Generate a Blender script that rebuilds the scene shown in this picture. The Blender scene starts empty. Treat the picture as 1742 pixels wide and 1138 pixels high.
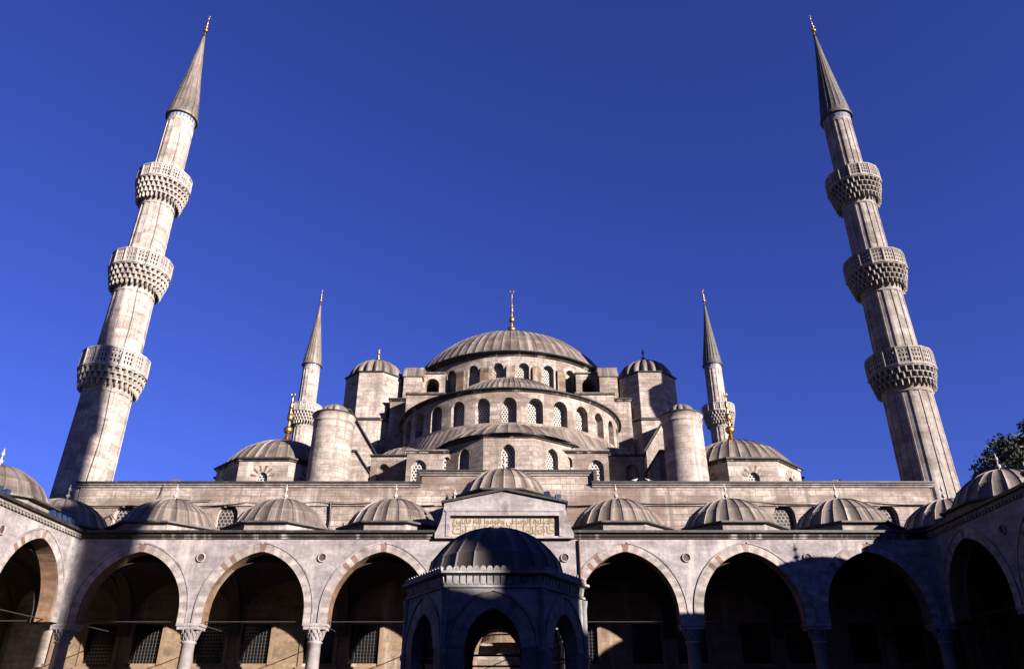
import bpy, math, random
from math import sin, cos, pi, sqrt, radians, atan2, acos, tan, hypot
random.seed(7)
S = bpy.context.scene
COL = S.collection

# ------------------------------------------------------------------ camera, sky, sun, exposure
cam_d = bpy.data.cameras.new('camera')
cam = bpy.data.objects.new('camera', cam_d); COL.objects.link(cam)
cam_d.sensor_width = 36.0
cam_d.lens = 36.0 * 1284 / 1742
cam_d.shift_x = -9 / 1742
cam_d.clip_start = 0.05
cam_d.clip_end = 6000
cam.location = (0.75, 0.0, 1.65)
cam.rotation_euler = (pi / 2 + math.atan(0.519), 0, 0)
S.camera = cam

SUN_AZ = 47.7      # degrees right of straight behind the camera
SUN_EL = 16.4
w = bpy.data.worlds.new('World'); S.world = w; w.use_nodes = True
wn = w.node_tree; wn.nodes.clear()
sky = wn.nodes.new('ShaderNodeTexSky'); sky.sky_type = 'NISHITA'; sky.sun_disc = False
sky.sun_elevation = radians(SUN_EL); sky.sun_rotation = radians(180 - SUN_AZ)
sky.altitude = 100; sky.air_density = 1.0; sky.dust_density = 0.0; sky.ozone_density = 6.0
tint = wn.nodes.new('ShaderNodeMix'); tint.data_type = 'RGBA'; tint.blend_type = 'MULTIPLY'
tint.inputs[0].default_value = 1.0; tint.inputs[7].default_value = (0.385, 0.315, 0.70, 1)
bg = wn.nodes.new('ShaderNodeBackground'); bg.inputs[1].default_value = 0.05
wo = wn.nodes.new('ShaderNodeOutputWorld')
wn.links.new(sky.outputs[0], tint.inputs[6]); wn.links.new(tint.outputs[2], bg.inputs[0]); wn.links.new(bg.outputs[0], wo.inputs[0])

sd = bpy.data.lights.new('sun', 'SUN'); sd.energy = 5.0; sd.angle = radians(0.5); sd.color = (1.0, 0.90, 0.82)
so = bpy.data.objects.new('sun', sd); COL.objects.link(so)
so.rotation_euler = (radians(90 - SUN_EL), 0, radians(SUN_AZ))
so.location = (40, -40, 60)
S.view_settings.view_transform = 'Standard'; S.view_settings.look = 'None'
S.view_settings.exposure = 2.2; S.view_settings.gamma = 1

# ------------------------------------------------------------------ materials
def newmat(name):
    m = bpy.data.materials.new(name); m.use_nodes = True
    nt = m.node_tree; b = nt.nodes['Principled BSDF']
    return m, nt, b
def N(nt, t, **kw):
    n = nt.nodes.new(t)
    for k, v in kw.items(): setattr(n, k, v)
    return n
def mixc(nt, fac, a, b, mode='MIX'):
    n = N(nt, 'ShaderNodeMix', data_type='RGBA', blend_type=mode)
    for i, v in ((0, fac), (6, a), (7, b)):
        if hasattr(v, 'is_output'): nt.links.new(v, n.inputs[i])
        else: n.inputs[i].default_value = v if i == 0 else (*v, 1)
    return n.outputs[2]
def ramp(nt, src, stops):
    n = N(nt, 'ShaderNodeValToRGB'); cr = n.color_ramp
    while len(cr.elements) < len(stops): cr.elements.new(0.5)
    for e, (p, c) in zip(cr.elements, stops):
        e.position = p; e.color = (c, c, c, 1) if isinstance(c, (int, float)) else (*c, 1)
    nt.links.new(src, n.inputs[0]); return n.outputs[0]
def coords(nt, scale=(1, 1, 1), rnd=True, src='UV'):
    tc = N(nt, 'ShaderNodeTexCoord'); mp = N(nt, 'ShaderNodeMapping')
    mp.inputs['Scale'].default_value = scale
    out = tc.outputs[src]
    if rnd:
        oi = N(nt, 'ShaderNodeObjectInfo'); ma = N(nt, 'ShaderNodeMath', operation='MULTIPLY'); ma.inputs[1].default_value = 37.0
        nt.links.new(oi.outputs['Random'], ma.inputs[0])
        va = N(nt, 'ShaderNodeVectorMath', operation='ADD')
        nt.links.new(out, va.inputs[0]); nt.links.new(ma.outputs[0], va.inputs[1]); out = va.outputs[0]
    nt.links.new(out, mp.inputs[0]); return mp.outputs[0]
def noise(nt, vec, scale=1, detail=5, rough=.6):
    n = N(nt, 'ShaderNodeTexNoise'); n.inputs['Scale'].default_value = scale
    n.inputs['Detail'].default_value = detail; n.inputs['Roughness'].default_value = rough
    nt.links.new(vec, n.inputs['Vector']); return n.outputs['Fac']
def rough_spec(b, r, s=.3):
    b.inputs['Roughness'].default_value = r
    b.inputs['Specular IOR Level'].default_value = s

KA = .45      # overall albedo scale, kept low against the exposure to deepen shadows
def sc3(c, k=None): return tuple(x * (KA if k is None else k) for x in c)
def stone(name, c1, c2, mort, bw=1.1, bh=.42, stain=(.16, .11, .085), stain_amt=.75, streak=.6, msize=.008, bump=.4, lo=.52, drip=.5, mold=.55):
    m, nt, b = newmat(name)
    c1, c2, mort, stain = sc3(c1), sc3(c2), sc3(mort), sc3(stain)
    wob = N(nt, 'ShaderNodeVectorMath', operation='MULTIPLY_ADD')
    tc = N(nt, 'ShaderNodeTexCoord'); wn_ = N(nt, 'ShaderNodeTexNoise'); wn_.inputs['Scale'].default_value = 1.3; wn_.inputs['Detail'].default_value = 3
    nt.links.new(tc.outputs['UV'], wn_.inputs['Vector']); nt.links.new(wn_.outputs['Color'], wob.inputs[0]); wob.inputs[1].default_value = (.05, .05, 0); nt.links.new(tc.outputs['UV'], wob.inputs[2])
    br = N(nt, 'ShaderNodeTexBrick'); nt.links.new(wob.outputs[0], br.inputs['Vector'])
    for k, v in (('Scale', 1), ('Brick Width', bw), ('Row Height', bh), ('Mortar Size', msize), ('Mortar Smooth', .6), ('Bias', 0)):
        br.inputs[k].default_value = v
    br.inputs['Color1'].default_value = (*c1, 1); br.inputs['Color2'].default_value = (*c2, 1); br.inputs['Mortar'].default_value = (*mort, 1)
    br.offset = .37; br.squash = .75; br.squash_frequency = 3
    col = br.outputs['Color']
    # whole patches where the joints are filled and the stone is worn smooth
    pt = noise(nt, coords(nt, (.35, .5, 1)), 1.0, 5, .6)
    col = mixc(nt, ramp(nt, pt, [(.45, .0), (.65, .45)]), col, tuple((x + y) / 2 for x, y in zip(c1, c2)))
    fine = noise(nt, coords(nt), 4.0, 9, .72)
    col = mixc(nt, 1.0, col, ramp(nt, fine, [(.28, .6), (.72, 1.2)]), 'MULTIPLY')
    mid = noise(nt, coords(nt, (.5, 1.6, 1)), 1.0, 7, .65)
    col = mixc(nt, 1.0, col, ramp(nt, mid, [(.3, .54), (.7, 1.28)]), 'MULTIPLY')
    big = noise(nt, coords(nt, (.16, .42, 1)), 1.0, 9, .7)
    f = ramp(nt, big, [(lo, 0.0), (lo + .12, stain_amt)])
    col = mixc(nt, f, col, stain)
    st2 = noise(nt, coords(nt, (.9, .13, 1)), 1.0, 7, .6)
    col = mixc(nt, ramp(nt, st2, [(.55, 0.0), (.68, drip)]), col, sc3((.66, .60, .55)))
    mo = noise(nt, coords(nt, (.75, .45, 1)), 1.0, 12, .78)
    col = mixc(nt, ramp(nt, mo, [(.565, 0.0), (.64, mold)]), col, sc3((.10, .08, .066)))
    st = noise(nt, coords(nt, (1.9, .10, 1)), 1.0, 7, .62)
    col = mixc(nt, ramp(nt, st, [(.53, 0.0), (.66, streak)]), col, tuple(x * .30 for x in c1))
    nt.links.new(col, b.inputs['Base Color']); rough_spec(b, .85, .2)
    bp = N(nt, 'ShaderNodeBump'); bp.inputs['Strength'].default_value = bump; bp.inputs['Distance'].default_value = .025
    hm = N(nt, 'ShaderNodeMath', operation='MULTIPLY_ADD'); nt.links.new(br.outputs['Fac'], hm.inputs[0]); hm.inputs[1].default_value = -.8
    nt.links.new(fine, hm.inputs[2]); nt.links.new(hm.outputs[0], bp.inputs['Height']); nt.links.new(bp.outputs[0], b.inputs['Normal'])
    return m

def lead(name, base=(.215, .172, .145), light=(.42, .355, .30), dark=(.075, .057, .046)):
    m, nt, b = newmat(name); base, light, dark = sc3(base, .44), sc3(light, .47), sc3(dark, .40)
    n1 = noise(nt, coords(nt, (.5, .35, 1)), 1.2, 8, .65)
    col = mixc(nt, ramp(nt, n1, [(.38, 0), (.66, .8)]), base, dark)
    n2 = noise(nt, coords(nt, (3.2, .16, 1)), 1.0, 6, .6)
    col = mixc(nt, ramp(nt, n2, [(.49, 0), (.67, .6)]), col, light)
    n3 = noise(nt, coords(nt, (6, 6, 1)), 2.0, 6, .7)
    col = mixc(nt, 1.0, col, ramp(nt, n3, [(.3, .75), (.7, 1.15)]), 'MULTIPLY')
    br = N(nt, 'ShaderNodeTexBrick'); nt.links.new(coords(nt), br.inputs['Vector'])
    for k, v in (('Scale', 1), ('Brick Width', .55), ('Row Height', 1.7), ('Mortar Size', .012), ('Mortar Smooth', .4), ('Bias', 0)): br.inputs[k].default_value = v
    br.inputs['Color1'].default_value = (.70, .68, .66, 1); br.inputs['Color2'].default_value = (1.18, 1.18, 1.18, 1); br.inputs['Mortar'].default_value = (.6, .58, .55, 1)
    col = mixc(nt, 1.0, col, br.outputs['Color'], 'MULTIPLY')
    nt.links.new(col, b.inputs['Base Color']); rough_spec(b, .62, .35)
    bp = N(nt, 'ShaderNodeBump'); bp.inputs['Strength'].default_value = .35; bp.inputs['Distance'].default_value = .03
    nt.links.new(n1, bp.inputs['Height']); nt.links.new(bp.outputs[0], b.inputs['Normal'])
    return m

def plain(name, c, rough=.6, spec=.3, metal=0, var=.25, sc=3.0):
    m, nt, b = newmat(name)
    if not metal: c = sc3(c)
    n = noise(nt, coords(nt, src='Object'), sc, 6, .65)
    col = mixc(nt, 1.0, c, ramp(nt, n, [(.3, 1 - var), (.7, 1 + var * .5)]), 'MULTIPLY')
    nt.links.new(col, b.inputs['Base Color']); rough_spec(b, rough, spec); b.inputs['Metallic'].default_value = metal
    return m

def pierced(name, pitch=.2, hole=.33, white=(.62, .57, .52)):
    m, nt, b = newmat(name)
    def lat(off):
        tc = N(nt, 'ShaderNodeTexCoord')
        d = N(nt, 'ShaderNodeVectorMath', operation='MULTIPLY_ADD'); nt.links.new(tc.outputs['UV'], d.inputs[0])
        d.inputs[1].default_value = (1 / pitch, 1 / (pitch * 1.732), 0); d.inputs[2].default_value = (off, off, 0)
        fr = N(nt, 'ShaderNodeVectorMath', operation='FRACTION'); nt.links.new(d.outputs[0], fr.inputs[0])
        s = N(nt, 'ShaderNodeVectorMath', operation='MULTIPLY_ADD'); nt.links.new(fr.outputs[0], s.inputs[0])
        s.inputs[1].default_value = (1, 1.732, 0); s.inputs[2].default_value = (-.5, -.866, 0)
        l = N(nt, 'ShaderNodeVectorMath', operation='LENGTH'); nt.links.new(s.outputs[0], l.inputs[0])
        return l.outputs['Value']
    mn = N(nt, 'ShaderNodeMath', operation='MINIMUM'); nt.links.new(lat(0.0), mn.inputs[0]); nt.links.new(lat(.5), mn.inputs[1])
    f = ramp(nt, mn.outputs[0], [(hole - .03, 0), (hole + .03, 1)])
    n = noise(nt, coords(nt), 3, 5, .6)
    wc = mixc(nt, 1.0, sc3(white), ramp(nt, n, [(.3, .7), (.7, 1.1)]), 'MULTIPLY')
    col = mixc(nt, f, (.012, .011, .012), wc)
    nt.links.new(col, b.inputs['Base Color']); rough_spec(b, .7, .25)
    bp = N(nt, 'ShaderNodeBump'); bp.inputs['Strength'].default_value = 1.0; bp.inputs['Distance'].default_value = .06
    nt.links.new(f, bp.inputs['Height']); nt.links.new(bp.outputs[0], b.inputs['Normal'])
    return m

M = {}
M['hall'] = stone('hall_limestone', (.585, .495, .435), (.34, .275, .235), (.11, .08, .065), 1.05, .42, lo=.46, msize=.02, stain_amt=.8, streak=.8, drip=.4)
M['pier'] = stone('stained_pier_stone', (.34, .25, .17), (.13, .085, .052), (.12, .08, .05), 3.0, .62, stain=(.10, .065, .04), stain_amt=.85, streak=.7, lo=.48)
M['tower'] = stone('tower_limestone', (.61, .52, .46), (.36, .30, .262), (.17, .13, .11), 1.0, .45, msize=.016, stain_amt=.6, streak=.5, lo=.54)
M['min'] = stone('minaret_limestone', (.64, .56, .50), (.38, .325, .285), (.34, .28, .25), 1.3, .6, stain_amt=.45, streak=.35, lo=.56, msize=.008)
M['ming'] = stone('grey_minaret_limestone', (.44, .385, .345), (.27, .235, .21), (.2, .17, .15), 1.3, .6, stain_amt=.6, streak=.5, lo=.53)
M['par'] = stone('parapet_marble', (.60, .53, .49), (.55, .48, .44), (.45, .4, .36), 1.2, .7, stain_amt=.5, streak=.5, lo=.56)
M['marble'] = stone('court_grey_marble', (.40, .36, .365), (.37, .33, .335), (.30, .265, .265), 2.2, .95, stain=(.25, .205, .19), stain_amt=.55, streak=.35, msize=.006, bump=.15, lo=.55)
M['fount'] = stone('fountain_marble', (.46, .44, .445), (.35, .335, .34), (.2, .19, .19), 1.0, .42, stain=(.14, .13, .13), stain_amt=.6, streak=.6, msize=.006, bump=.2)
M['cornice'] = stone('cornice_weathered', (.24, .20, .175), (.18, .145, .125), (.2, .16, .13), 1.6, 2.0, stain=(.03, .024, .02), stain_amt=.97, streak=.95, lo=.33, drip=.9)
M['cornice2'] = stone('cornice_pale', (.40, .34, .31), (.34, .29, .26), (.2, .16, .13), 1.6, 2.0, stain=(.09, .07, .06), stain_amt=.6, streak=.6, lo=.5)
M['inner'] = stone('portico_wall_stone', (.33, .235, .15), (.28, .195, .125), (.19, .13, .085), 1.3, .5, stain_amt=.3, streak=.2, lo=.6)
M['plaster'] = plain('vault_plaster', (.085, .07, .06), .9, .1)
M['lead'] = lead('lead_sheet')
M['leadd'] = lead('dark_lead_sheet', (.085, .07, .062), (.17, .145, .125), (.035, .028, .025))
M['leadb'] = lead('black_lead_edge', (.03, .025, .022), (.10, .085, .075), (.014, .012, .011))
M['gold'] = plain('gilt_metal', (.40, .23, .068), .38, .5, 1.0, .3)
M['bronze'] = plain('tarnished_gilt', (.16, .10, .04), .45, .5, .8, .4)
M['frame'] = plain('brown_stone_frame', (.27, .18, .12), .8, .2)
M['column'] = plain('grey_granite_column', (.34, .30, .30), .6, .3, 0, .3)
M['white'] = plain('pale_stone', (.52, .46, .43), .8, .2)
M['vw'] = stone('voussoir_pale', (.47, .415, .395), (.45, .395, .375), (.4, .35, .33), 9, 9, stain_amt=.4, streak=.2, mold=.25, bump=.2)
M['vg'] = stone('voussoir_rose_grey', (.385, .33, .315), (.35, .30, .285), (.3, .25, .24), 9, 9, stain_amt=.4, streak=.2, mold=.25, bump=.2)
M['vr'] = stone('voussoir_red', (.27, .165, .125), (.23, .14, .105), (.2, .1, .07), 9, 9, stain_amt=.4, streak=.2, mold=.25, bump=.2)
M['amber'] = stone('voussoir_amber', (.27, .155, .075), (.23, .13, .065), (.2, .13, .07), 9, 9, stain_amt=.5, streak=.3, mold=.25, bump=.2)
M['hole'] = plain('dark_porphyry', (.10, .055, .05), .7, .2)
M['iron'] = plain('dark_iron', (.03, .026, .024), .6, .4, .3)
M['rust'] = plain('rusty_pipe', (.13, .055, .03), .8, .2)
M['glass'] = plain('dark_glass', (.012, .012, .014), .15, .5)
M['pierced'] = pierced('pierced_plaster_lattice', .25, .34)
M['pierced_b'] = pierced('pierced_wall_lattice', .27, .39, (.30, .25, .22))  # wall lattice tone darkened to paint in the shade of its recess
M['red'] = plain('red_painted_roundel', (.12, .03, .022), .9, .1)
M['ivory'] = plain('ivory_panel', (.44, .40, .355), .8, .2, 0, .35, 1.5)
M['goldp'] = plain('gold_lettering', (.17, .115, .05), .5, .4, .3)
M['blue'] = plain('blue_painted_steel', (.014, .03, .16), .45, .4)
M['lens'] = plain('floodlight_glass', (.04, .06, .12), .12, .6)
M['leaf'] = plain('leaf_green', (.028, .040, .015), .6, .3, 0, .5, 1.2)
M['leaf2'] = plain('leaf_dark_green', (.022, .034, .012), .6, .3, 0, .5, 1.2)
M['bark'] = plain('bark', (.07, .05, .035), .9, .1)
M['tile'] = plain('blue_tile', (.10, .16, .36), .4, .4)
M['pave'] = stone('courtyard_paving', (.20, .185, .175), (.17, .155, .15), (.1, .09, .08), 1.4, .7, stain_amt=.3, streak=0, bump=.2)
M['soil'] = plain('city_ground', (.14, .125, .10), .95, .1, 0, .4, .05)

# ------------------------------------------------------------------ mesh helper
class MB:
    def __init__(s): s.v = []; s.f = []; s.uv = []; s.mi = []; s.sm = []
    def hexa2(s, c, m, m0):
        for i_, q in enumerate(((0, 1, 5, 4), (1, 2, 6, 5), (2, 3, 7, 6), (3, 0, 4, 7), (4, 5, 6, 7), (3, 2, 1, 0))): s.face([c[i] for i in q], None, m0 if i_ == 0 else m)
    def face(s, pts, uvs=None, m=0, smooth=False):
        b = len(s.v); s.v += [tuple(p) for p in pts]
        s.f.append(list(range(b, b + len(pts))))
        if uvs is None: uvs = boxuv(pts)
        s.uv.append(uvs); s.mi.append(m); s.sm.append(smooth)
    def grid(s, P, UV, m=0, smooth=True, flat=None):
        b = len(s.v); nj = len(P[0])
        for row in P: s.v += [tuple(p) for p in row]
        for i in range(len(P) - 1):
            for j in range(nj - 1):
                a = b + i * nj + j
                s.f.append([a, a + nj, a + nj + 1, a + 1])
                s.uv.append([UV[i][j], UV[i + 1][j], UV[i + 1][j + 1], UV[i][j + 1]])
                s.mi.append(m); s.sm.append(smooth and not (flat and flat(i, j)))
    def box(s, x0, x1, y0, y1, z0, z1, m=0):
        c = [(x0, y0, z0), (x1, y0, z0), (x1, y1, z0), (x0, y1, z0), (x0, y0, z1), (x1, y0, z1), (x1, y1, z1), (x0, y1, z1)]
        for q in ((0, 1, 5, 4), (1, 2, 6, 5), (2, 3, 7, 6), (3, 0, 4, 7), (4, 5, 6, 7), (3, 2, 1, 0)): s.face([c[i] for i in q], None, m)
    def hexa(s, c, m=0):
        for q in ((0, 1, 5, 4), (1, 2, 6, 5), (2, 3, 7, 6), (3, 0, 4, 7), (4, 5, 6, 7), (3, 2, 1, 0)): s.face([c[i] for i in q], None, m)
    def prism(s, poly, y0, y1, m=0, mtop=None):            # poly in x,z extruded along y
        s.face([(x, y0, z) for x, z in poly], [(x, z) for x, z in poly], m)
        s.face([(x, y1, z) for x, z in reversed(poly)], [(x, z) for x, z in reversed(poly)], m)
        for i in range(len(poly)):
            a, b = poly[i], poly[(i + 1) % len(poly)]
            s.face([(a[0], y0, a[1]), (a[0], y1, a[1]), (b[0], y1, b[1]), (b[0], y0, b[1])], None, m)
    def lathe(s, prof, n=32, c=(0, 0), a0=-pi, a1=pi, m=0, smooth=True, rot=0):
        L = [0]
        for i in range(1, len(prof)): L.append(L[-1] + hypot(prof[i][0] - prof[i - 1][0], prof[i][1] - prof[i - 1][1]))
        rm = max(p[0] for p in prof); P = []; UV = []
        vert = abs(prof[-1][1] - prof[0][1]) > .6 * L[-1]
        for i in range(n + 1):
            a = a0 + (a1 - a0) * i / n + rot
            P.append([(c[0] + r * sin(a), c[1] - r * cos(a), z) for r, z in prof])
            UV.append([(a * rm, prof[k][1] if vert else L[k]) for k in range(len(prof))])
        s.grid(P, UV, m, smooth)
    def disc(s, r, z, n=32, c=(0, 0), m=0, rot=0):
        s.face([(c[0] + r * sin(2 * pi * i / n + rot), c[1] - r * cos(2 * pi * i / n + rot), z) for i in range(n)], None, m)
    def tube(s, pts, r=.03, n=6, m=0):
        P = []; UV = []; L = 0
        for i, p in enumerate(pts):
            a = pts[max(0, i - 1)]; b = pts[min(len(pts) - 1, i + 1)]
            d = [b[k] - a[k] for k in range(3)]; l = sqrt(sum(x * x for x in d)) or 1; d = [x / l for x in d]
            u = (0, 0, 1) if abs(d[2]) < .9 else (1, 0, 0)
            e = (d[1] * u[2] - d[2] * u[1], d[2] * u[0] - d[0] * u[2], d[0] * u[1] - d[1] * u[0]); l = sqrt(sum(x * x for x in e)); e = [x / l for x in e]
            g = (d[1] * e[2] - d[2] * e[1], d[2] * e[0] - d[0] * e[2], d[0] * e[1] - d[1] * e[0])
            P.append([tuple(p[k] + r * (cos(2 * pi * j / n) * e[k] + sin(2 * pi * j / n) * g[k]) for k in range(3)) for j in range(n + 1)])
            UV.append([(j * r, i * .3) for j in range(n + 1)])
        s.grid(P, UV, m, True)
    def mesh(s, name, mats):
        me = bpy.data.meshes.new(name); me.from_pydata(s.v, [], s.f)
        ul = me.uv_layers.new(name='UVMap'); flat = [c for f in s.uv for p in f for c in p]
        ul.data.foreach_set('uv', flat)
        me.polygons.foreach_set('material_index', s.mi); me.polygons.foreach_set('use_smooth', s.sm)
        for k in (mats if isinstance(mats, (list, tuple)) else [mats]): me.materials.append(M[k])
        me.update(); return me
    def build(s, name, mats, parent=None, loc=(0, 0, 0), rz=0):
        return obj(name, s.mesh(name, mats), parent, loc, rz)
def boxuv(pts):
    a, b, c = pts[0], pts[1], pts[2]
    u = [b[k] - a[k] for k in range(3)]; v = [c[k] - a[k] for k in range(3)]
    n = (abs(u[1] * v[2] - u[2] * v[1]), abs(u[2] * v[0] - u[0] * v[2]), abs(u[0] * v[1] - u[1] * v[0]))
    if n[2] >= n[0] and n[2] >= n[1]: return [(p[0], p[1]) for p in pts]
    if n[1] >= n[0]: return [(p[0], p[2]) for p in pts]
    return [(p[1], p[2]) for p in pts]
def obj(name, me, parent=None, loc=(0, 0, 0), rz=0):
    o = bpy.data.objects.new(name, me); COL.objects.link(o); o.parent = parent; o.location = loc; o.rotation_euler = (0, 0, rz); return o
def tag(o, label, cat, group=None):
    o['label'] = label; o['category'] = cat
    if group: o['group'] = group
    return o
def thing(name, label, cat, loc=(0, 0, 0), rz=0, group=None):
    return tag(obj(name, None, None, loc, rz), label, cat, group)
def copy_tree(o, parent=None):
    c = o.copy(); COL.objects.link(c); c.parent = parent
    for ch in list(o.children): copy_tree(ch, c)
    return c

# ------------------------------------------------------------------ shape library
def arch_pts(a, rise, seg):
    if rise <= 0 or seg == 1: return [(-a, 0), (a, 0)]
    if rise >= a:
        e = (rise * rise - a * a) / (2 * a); R = a + e; ph = acos(e / R)
        right = [(R * cos(ph * i / seg) - e, R * sin(ph * i / seg)) for i in range(seg + 1)]
    else:
        right = [(a * cos(pi / 2 * i / seg), rise * sin(pi / 2 * i / seg)) for i in range(seg + 1)]
    return [(-x, z) for x, z in right] + [(x, z) for x, z in reversed(right[:-1])]
def arched_panel(mb, mp, u0, u1, zb, zt, uc, w, zs, zp, rise, depth, seg=8, m=0, mrev=None, sub=2):
    mrev = m if mrev is None else mrev; a = w / 2
    A = [(uc + x, zp + z) for x, z in arch_pts(a, rise, seg)]
    def q(ua, za, ub, zb_, uc_, zc, ud, zd): mb.face([mp(ua, za, 0), mp(ub, zb_, 0), mp(uc_, zc, 0), mp(ud, zd, 0)], [(ua, za), (ub, zb_), (uc_, zc), (ud, zd)], m)
    for s0, s1 in ((u0, uc - a), (uc + a, u1)):
        for i in range(sub):
            x0 = s0 + (s1 - s0) * i / sub; x1 = s0 + (s1 - s0) * (i + 1) / sub
            q(x0, zb, x1, zb, x1, zt, x0, zt)
    for (x0, z0), (x1, z1) in zip(A, A[1:]):
        q(x0, z0, x1, z1, x1, zt, x0, zt)
        if zs > zb: q(x0, zb, x1, zb, x1, zs, x0, zs)
    loop = [(uc - a, zs)] + A + [(uc + a, zs)]
    for (x0, z0), (x1, z1) in zip(loop, loop[1:]):
        if abs(x0 - x1) + abs(z0 - z1) < 1e-6: continue
        mb.face([mp(x0, z0, 0), mp(x0, z0, depth), mp(x1, z1, depth), mp(x1, z1, 0)], [(0, z0 + x0), (depth, z0 + x0), (depth, z1 + x1), (0, z1 + x1)], mrev)
    if zs > zb:
        mb.face([mp(uc - a, zs, 0), mp(uc + a, zs, 0), mp(uc + a, zs, depth), mp(uc - a, zs, depth)], [(uc - a, 0), (uc + a, 0), (uc + a, depth), (uc - a, depth)], mrev)
def flatmap(y=0, sgn=1): return lambda u, z, d: (u, y + sgn * d, z)
def cylmap(R, c=(0, 0)): return lambda u, z, d: (c[0] + (R - d) * sin(u / R), c[1] - (R - d) * cos(u / R), z)
def facetmap(c, R, a):     # flat facet whose outward normal points at angle a, at apothem R
    def f(u, z, d):
        r = R - d
        return (c[0] + r * sin(a) + u * cos(a), c[1] - r * cos(a) + u * sin(a), z)
    return f
def window_mesh(w, h, rise, mat='pierced', rim=.07):
    """pierced plate with a thin plaster rim; origin at sill centre, faces -y"""
    mb = MB(); a = w / 2
    A = [(x, h - rise + z) for x, z in arch_pts(a, rise, 8)]
    for (x0, z0), (x1, z1) in zip(A, A[1:]):
        mb.face([(x0, 0, 0), (x1, 0, 0), (x1, 0, z1), (x0, 0, z0)], [(x0, 0), (x1, 0), (x1, z1), (x0, z0)], 0)
    loop = [(-a, 0)] + A + [(a, 0)]; k = (a - rim) / a
    inner = [(x * k, rim if z == 0 else z - rim * .8) for x, z in loop]
    for i in range(len(loop) - 1):
        o0, o1, i0, i1 = loop[i], loop[i + 1], inner[i], inner[i + 1]
        mb.face([(o0[0], -.06, o0[1]), (o1[0], -.06, o1[1]), (i1[0], -.06, i1[1]), (i0[0], -.06, i0[1])], None, 1)
        mb.face([(i0[0], -.06, i0[1]), (i1[0], -.06, i1[1]), (i1[0], 0, i1[1]), (i0[0], 0, i0[1])], None, 1)
    return mb.mesh('window', [mat, 'white'])
def put_windows(parent, me, c, r, z, angs, name='window'):
    for a in angs: obj(name, me, parent, (c[0] + r * sin(a), c[1] - r * cos(a), z), a)

def dome(R, rise, nribs, ribh=.04, ribw=.03, steps=14, a0=-pi, a1=pi, z0=0, c=(0, 0), mb=None, top=.0, seams=(.35,), sub=2, cap=True):
    mb = mb or MB(); st = (a1 - a0) / nribs
    prof = []
    for j in range(steps + 1):
        t = (pi / 2) * j / steps * (1 - top)
        prof.append((R * cos(t), rise * sin(t)))
    if cap:
        rho = (R * R + rise * rise) / (2 * rise); am = math.asin(min(1, R / rho))
        if rise > R: am = pi - am
        prof = [(rho * sin(am * (1 - j / steps)), rise - rho * (1 - cos(am * (1 - j / steps)))) for j in range(steps + 1)]
    for sfrac in seams:
        k = max(1, int(sfrac * steps)); r_, z_ = prof[k]
        prof[k:k + 1] = [(r_ + .035, z_ - .01), (r_ + .035, z_ + .04), (r_, z_ + .05)]
    P = []; UV = []; flags = []
    L = [0]
    for i in range(1, len(prof)): L.append(L[-1] + hypot(prof[i][0] - prof[i - 1][0], prof[i][1] - prof[i - 1][1]))
    for i in range(nribs + 1):
        th = a0 + st * i
        for kind, off, h in (('a', -1, 0), ('b', 0, 1), ('c', 1, 0)):
            col = []
            for r, z in prof:
                d = min(ribw / max(r, .01), st * .3) * off
                rr = r + (ribh * h * (1 if r > R * .12 else .4)); zz = z + (ribh * h * z / rise)
                col.append((c[0] + rr * sin(th + d), c[1] - rr * cos(th + d), z0 + zz))
            P.append(col); UV.append([(th * R, L[k]) for k in range(len(prof))]); flags.append(kind)
        if i < nribs:
            for s_ in range(1, sub):
                tt = th + st * s_ / sub
                P.append([(c[0] + r * sin(tt), c[1] - r * cos(tt), z0 + z) for r, z in prof]); UV.append([(tt * R, L[k]) for k in range(len(prof))]); flags.append('p')
    mb.grid(P, UV, 0, True, lambda i, j: flags[i] in 'ab' and flags[i + 1] in 'bc')
    return mb
def melon(R, rise, n, depth=.1, z0=0, c=(0, 0), mb=None, steps=10, per=6):
    mb = mb or MB(); P = []; UV = []
    for i in range(n * per + 1):
        a = 2 * pi * i / (n * per); k = 1 - depth * (1 - abs(sin(pi * i / per)) ** .7)
        P.append([]); UV.append([])
        for j in range(steps + 1):
            t = pi / 2 * j / steps; r = R * cos(t) * (1 - (1 - k) * (1 - .6 * j / steps))
            P[-1].append((c[0] + r * sin(a), c[1] - r * cos(a), z0 + rise * sin(t))); UV[-1].append((a * R, rise * t))
    mb.grid(P, UV, 0, True); return mb
def finial(h, w, bulbs=3, mat='gold', crescent=True, flare=None, name='finial'):
    """stacked bulbs on a stem with a crescent; height h, widest radius w"""
    mb = MB(); fl = flare or w * 1.5
    prof = [(fl, 0), (fl * .55, h * .05), (fl * .26, h * .12), (w * .28, h * .2)]
    z = h * .2; top = h * (.93 if crescent else .97)
    span = (top - z) / bulbs
    for i in range(bulbs):
        rw = w * (1 - .27 * i); hh = span * .55
        for k in range(9):
            t = pi * k / 8
            prof.append((w * .24 * (1 - .15 * i) + (rw - w * .24) * sin(t) ** .8, z + hh * (1 - cos(t)) / 2))
        prof += [(w * .22, z + hh + span * .08), (w * .38 * (1 - .2 * i), z + hh + span * .2), (w * .2, z + hh + span * .32)]
        z += span
    prof += [(w * .12, top), (0.004, top + .02)]
    mb.lathe(prof, 14)
    if crescent:
        rr = (h - top) * .5; cz = top + rr
        P = [(rr * cos(a) * .85, 0, cz + rr * sin(a)) for a in [radians(-90 + x) for x in range(-150, 151, 20)]]
        mb.tube(P, w * .13, 6)
    return mb.mesh(name, mat)

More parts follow.
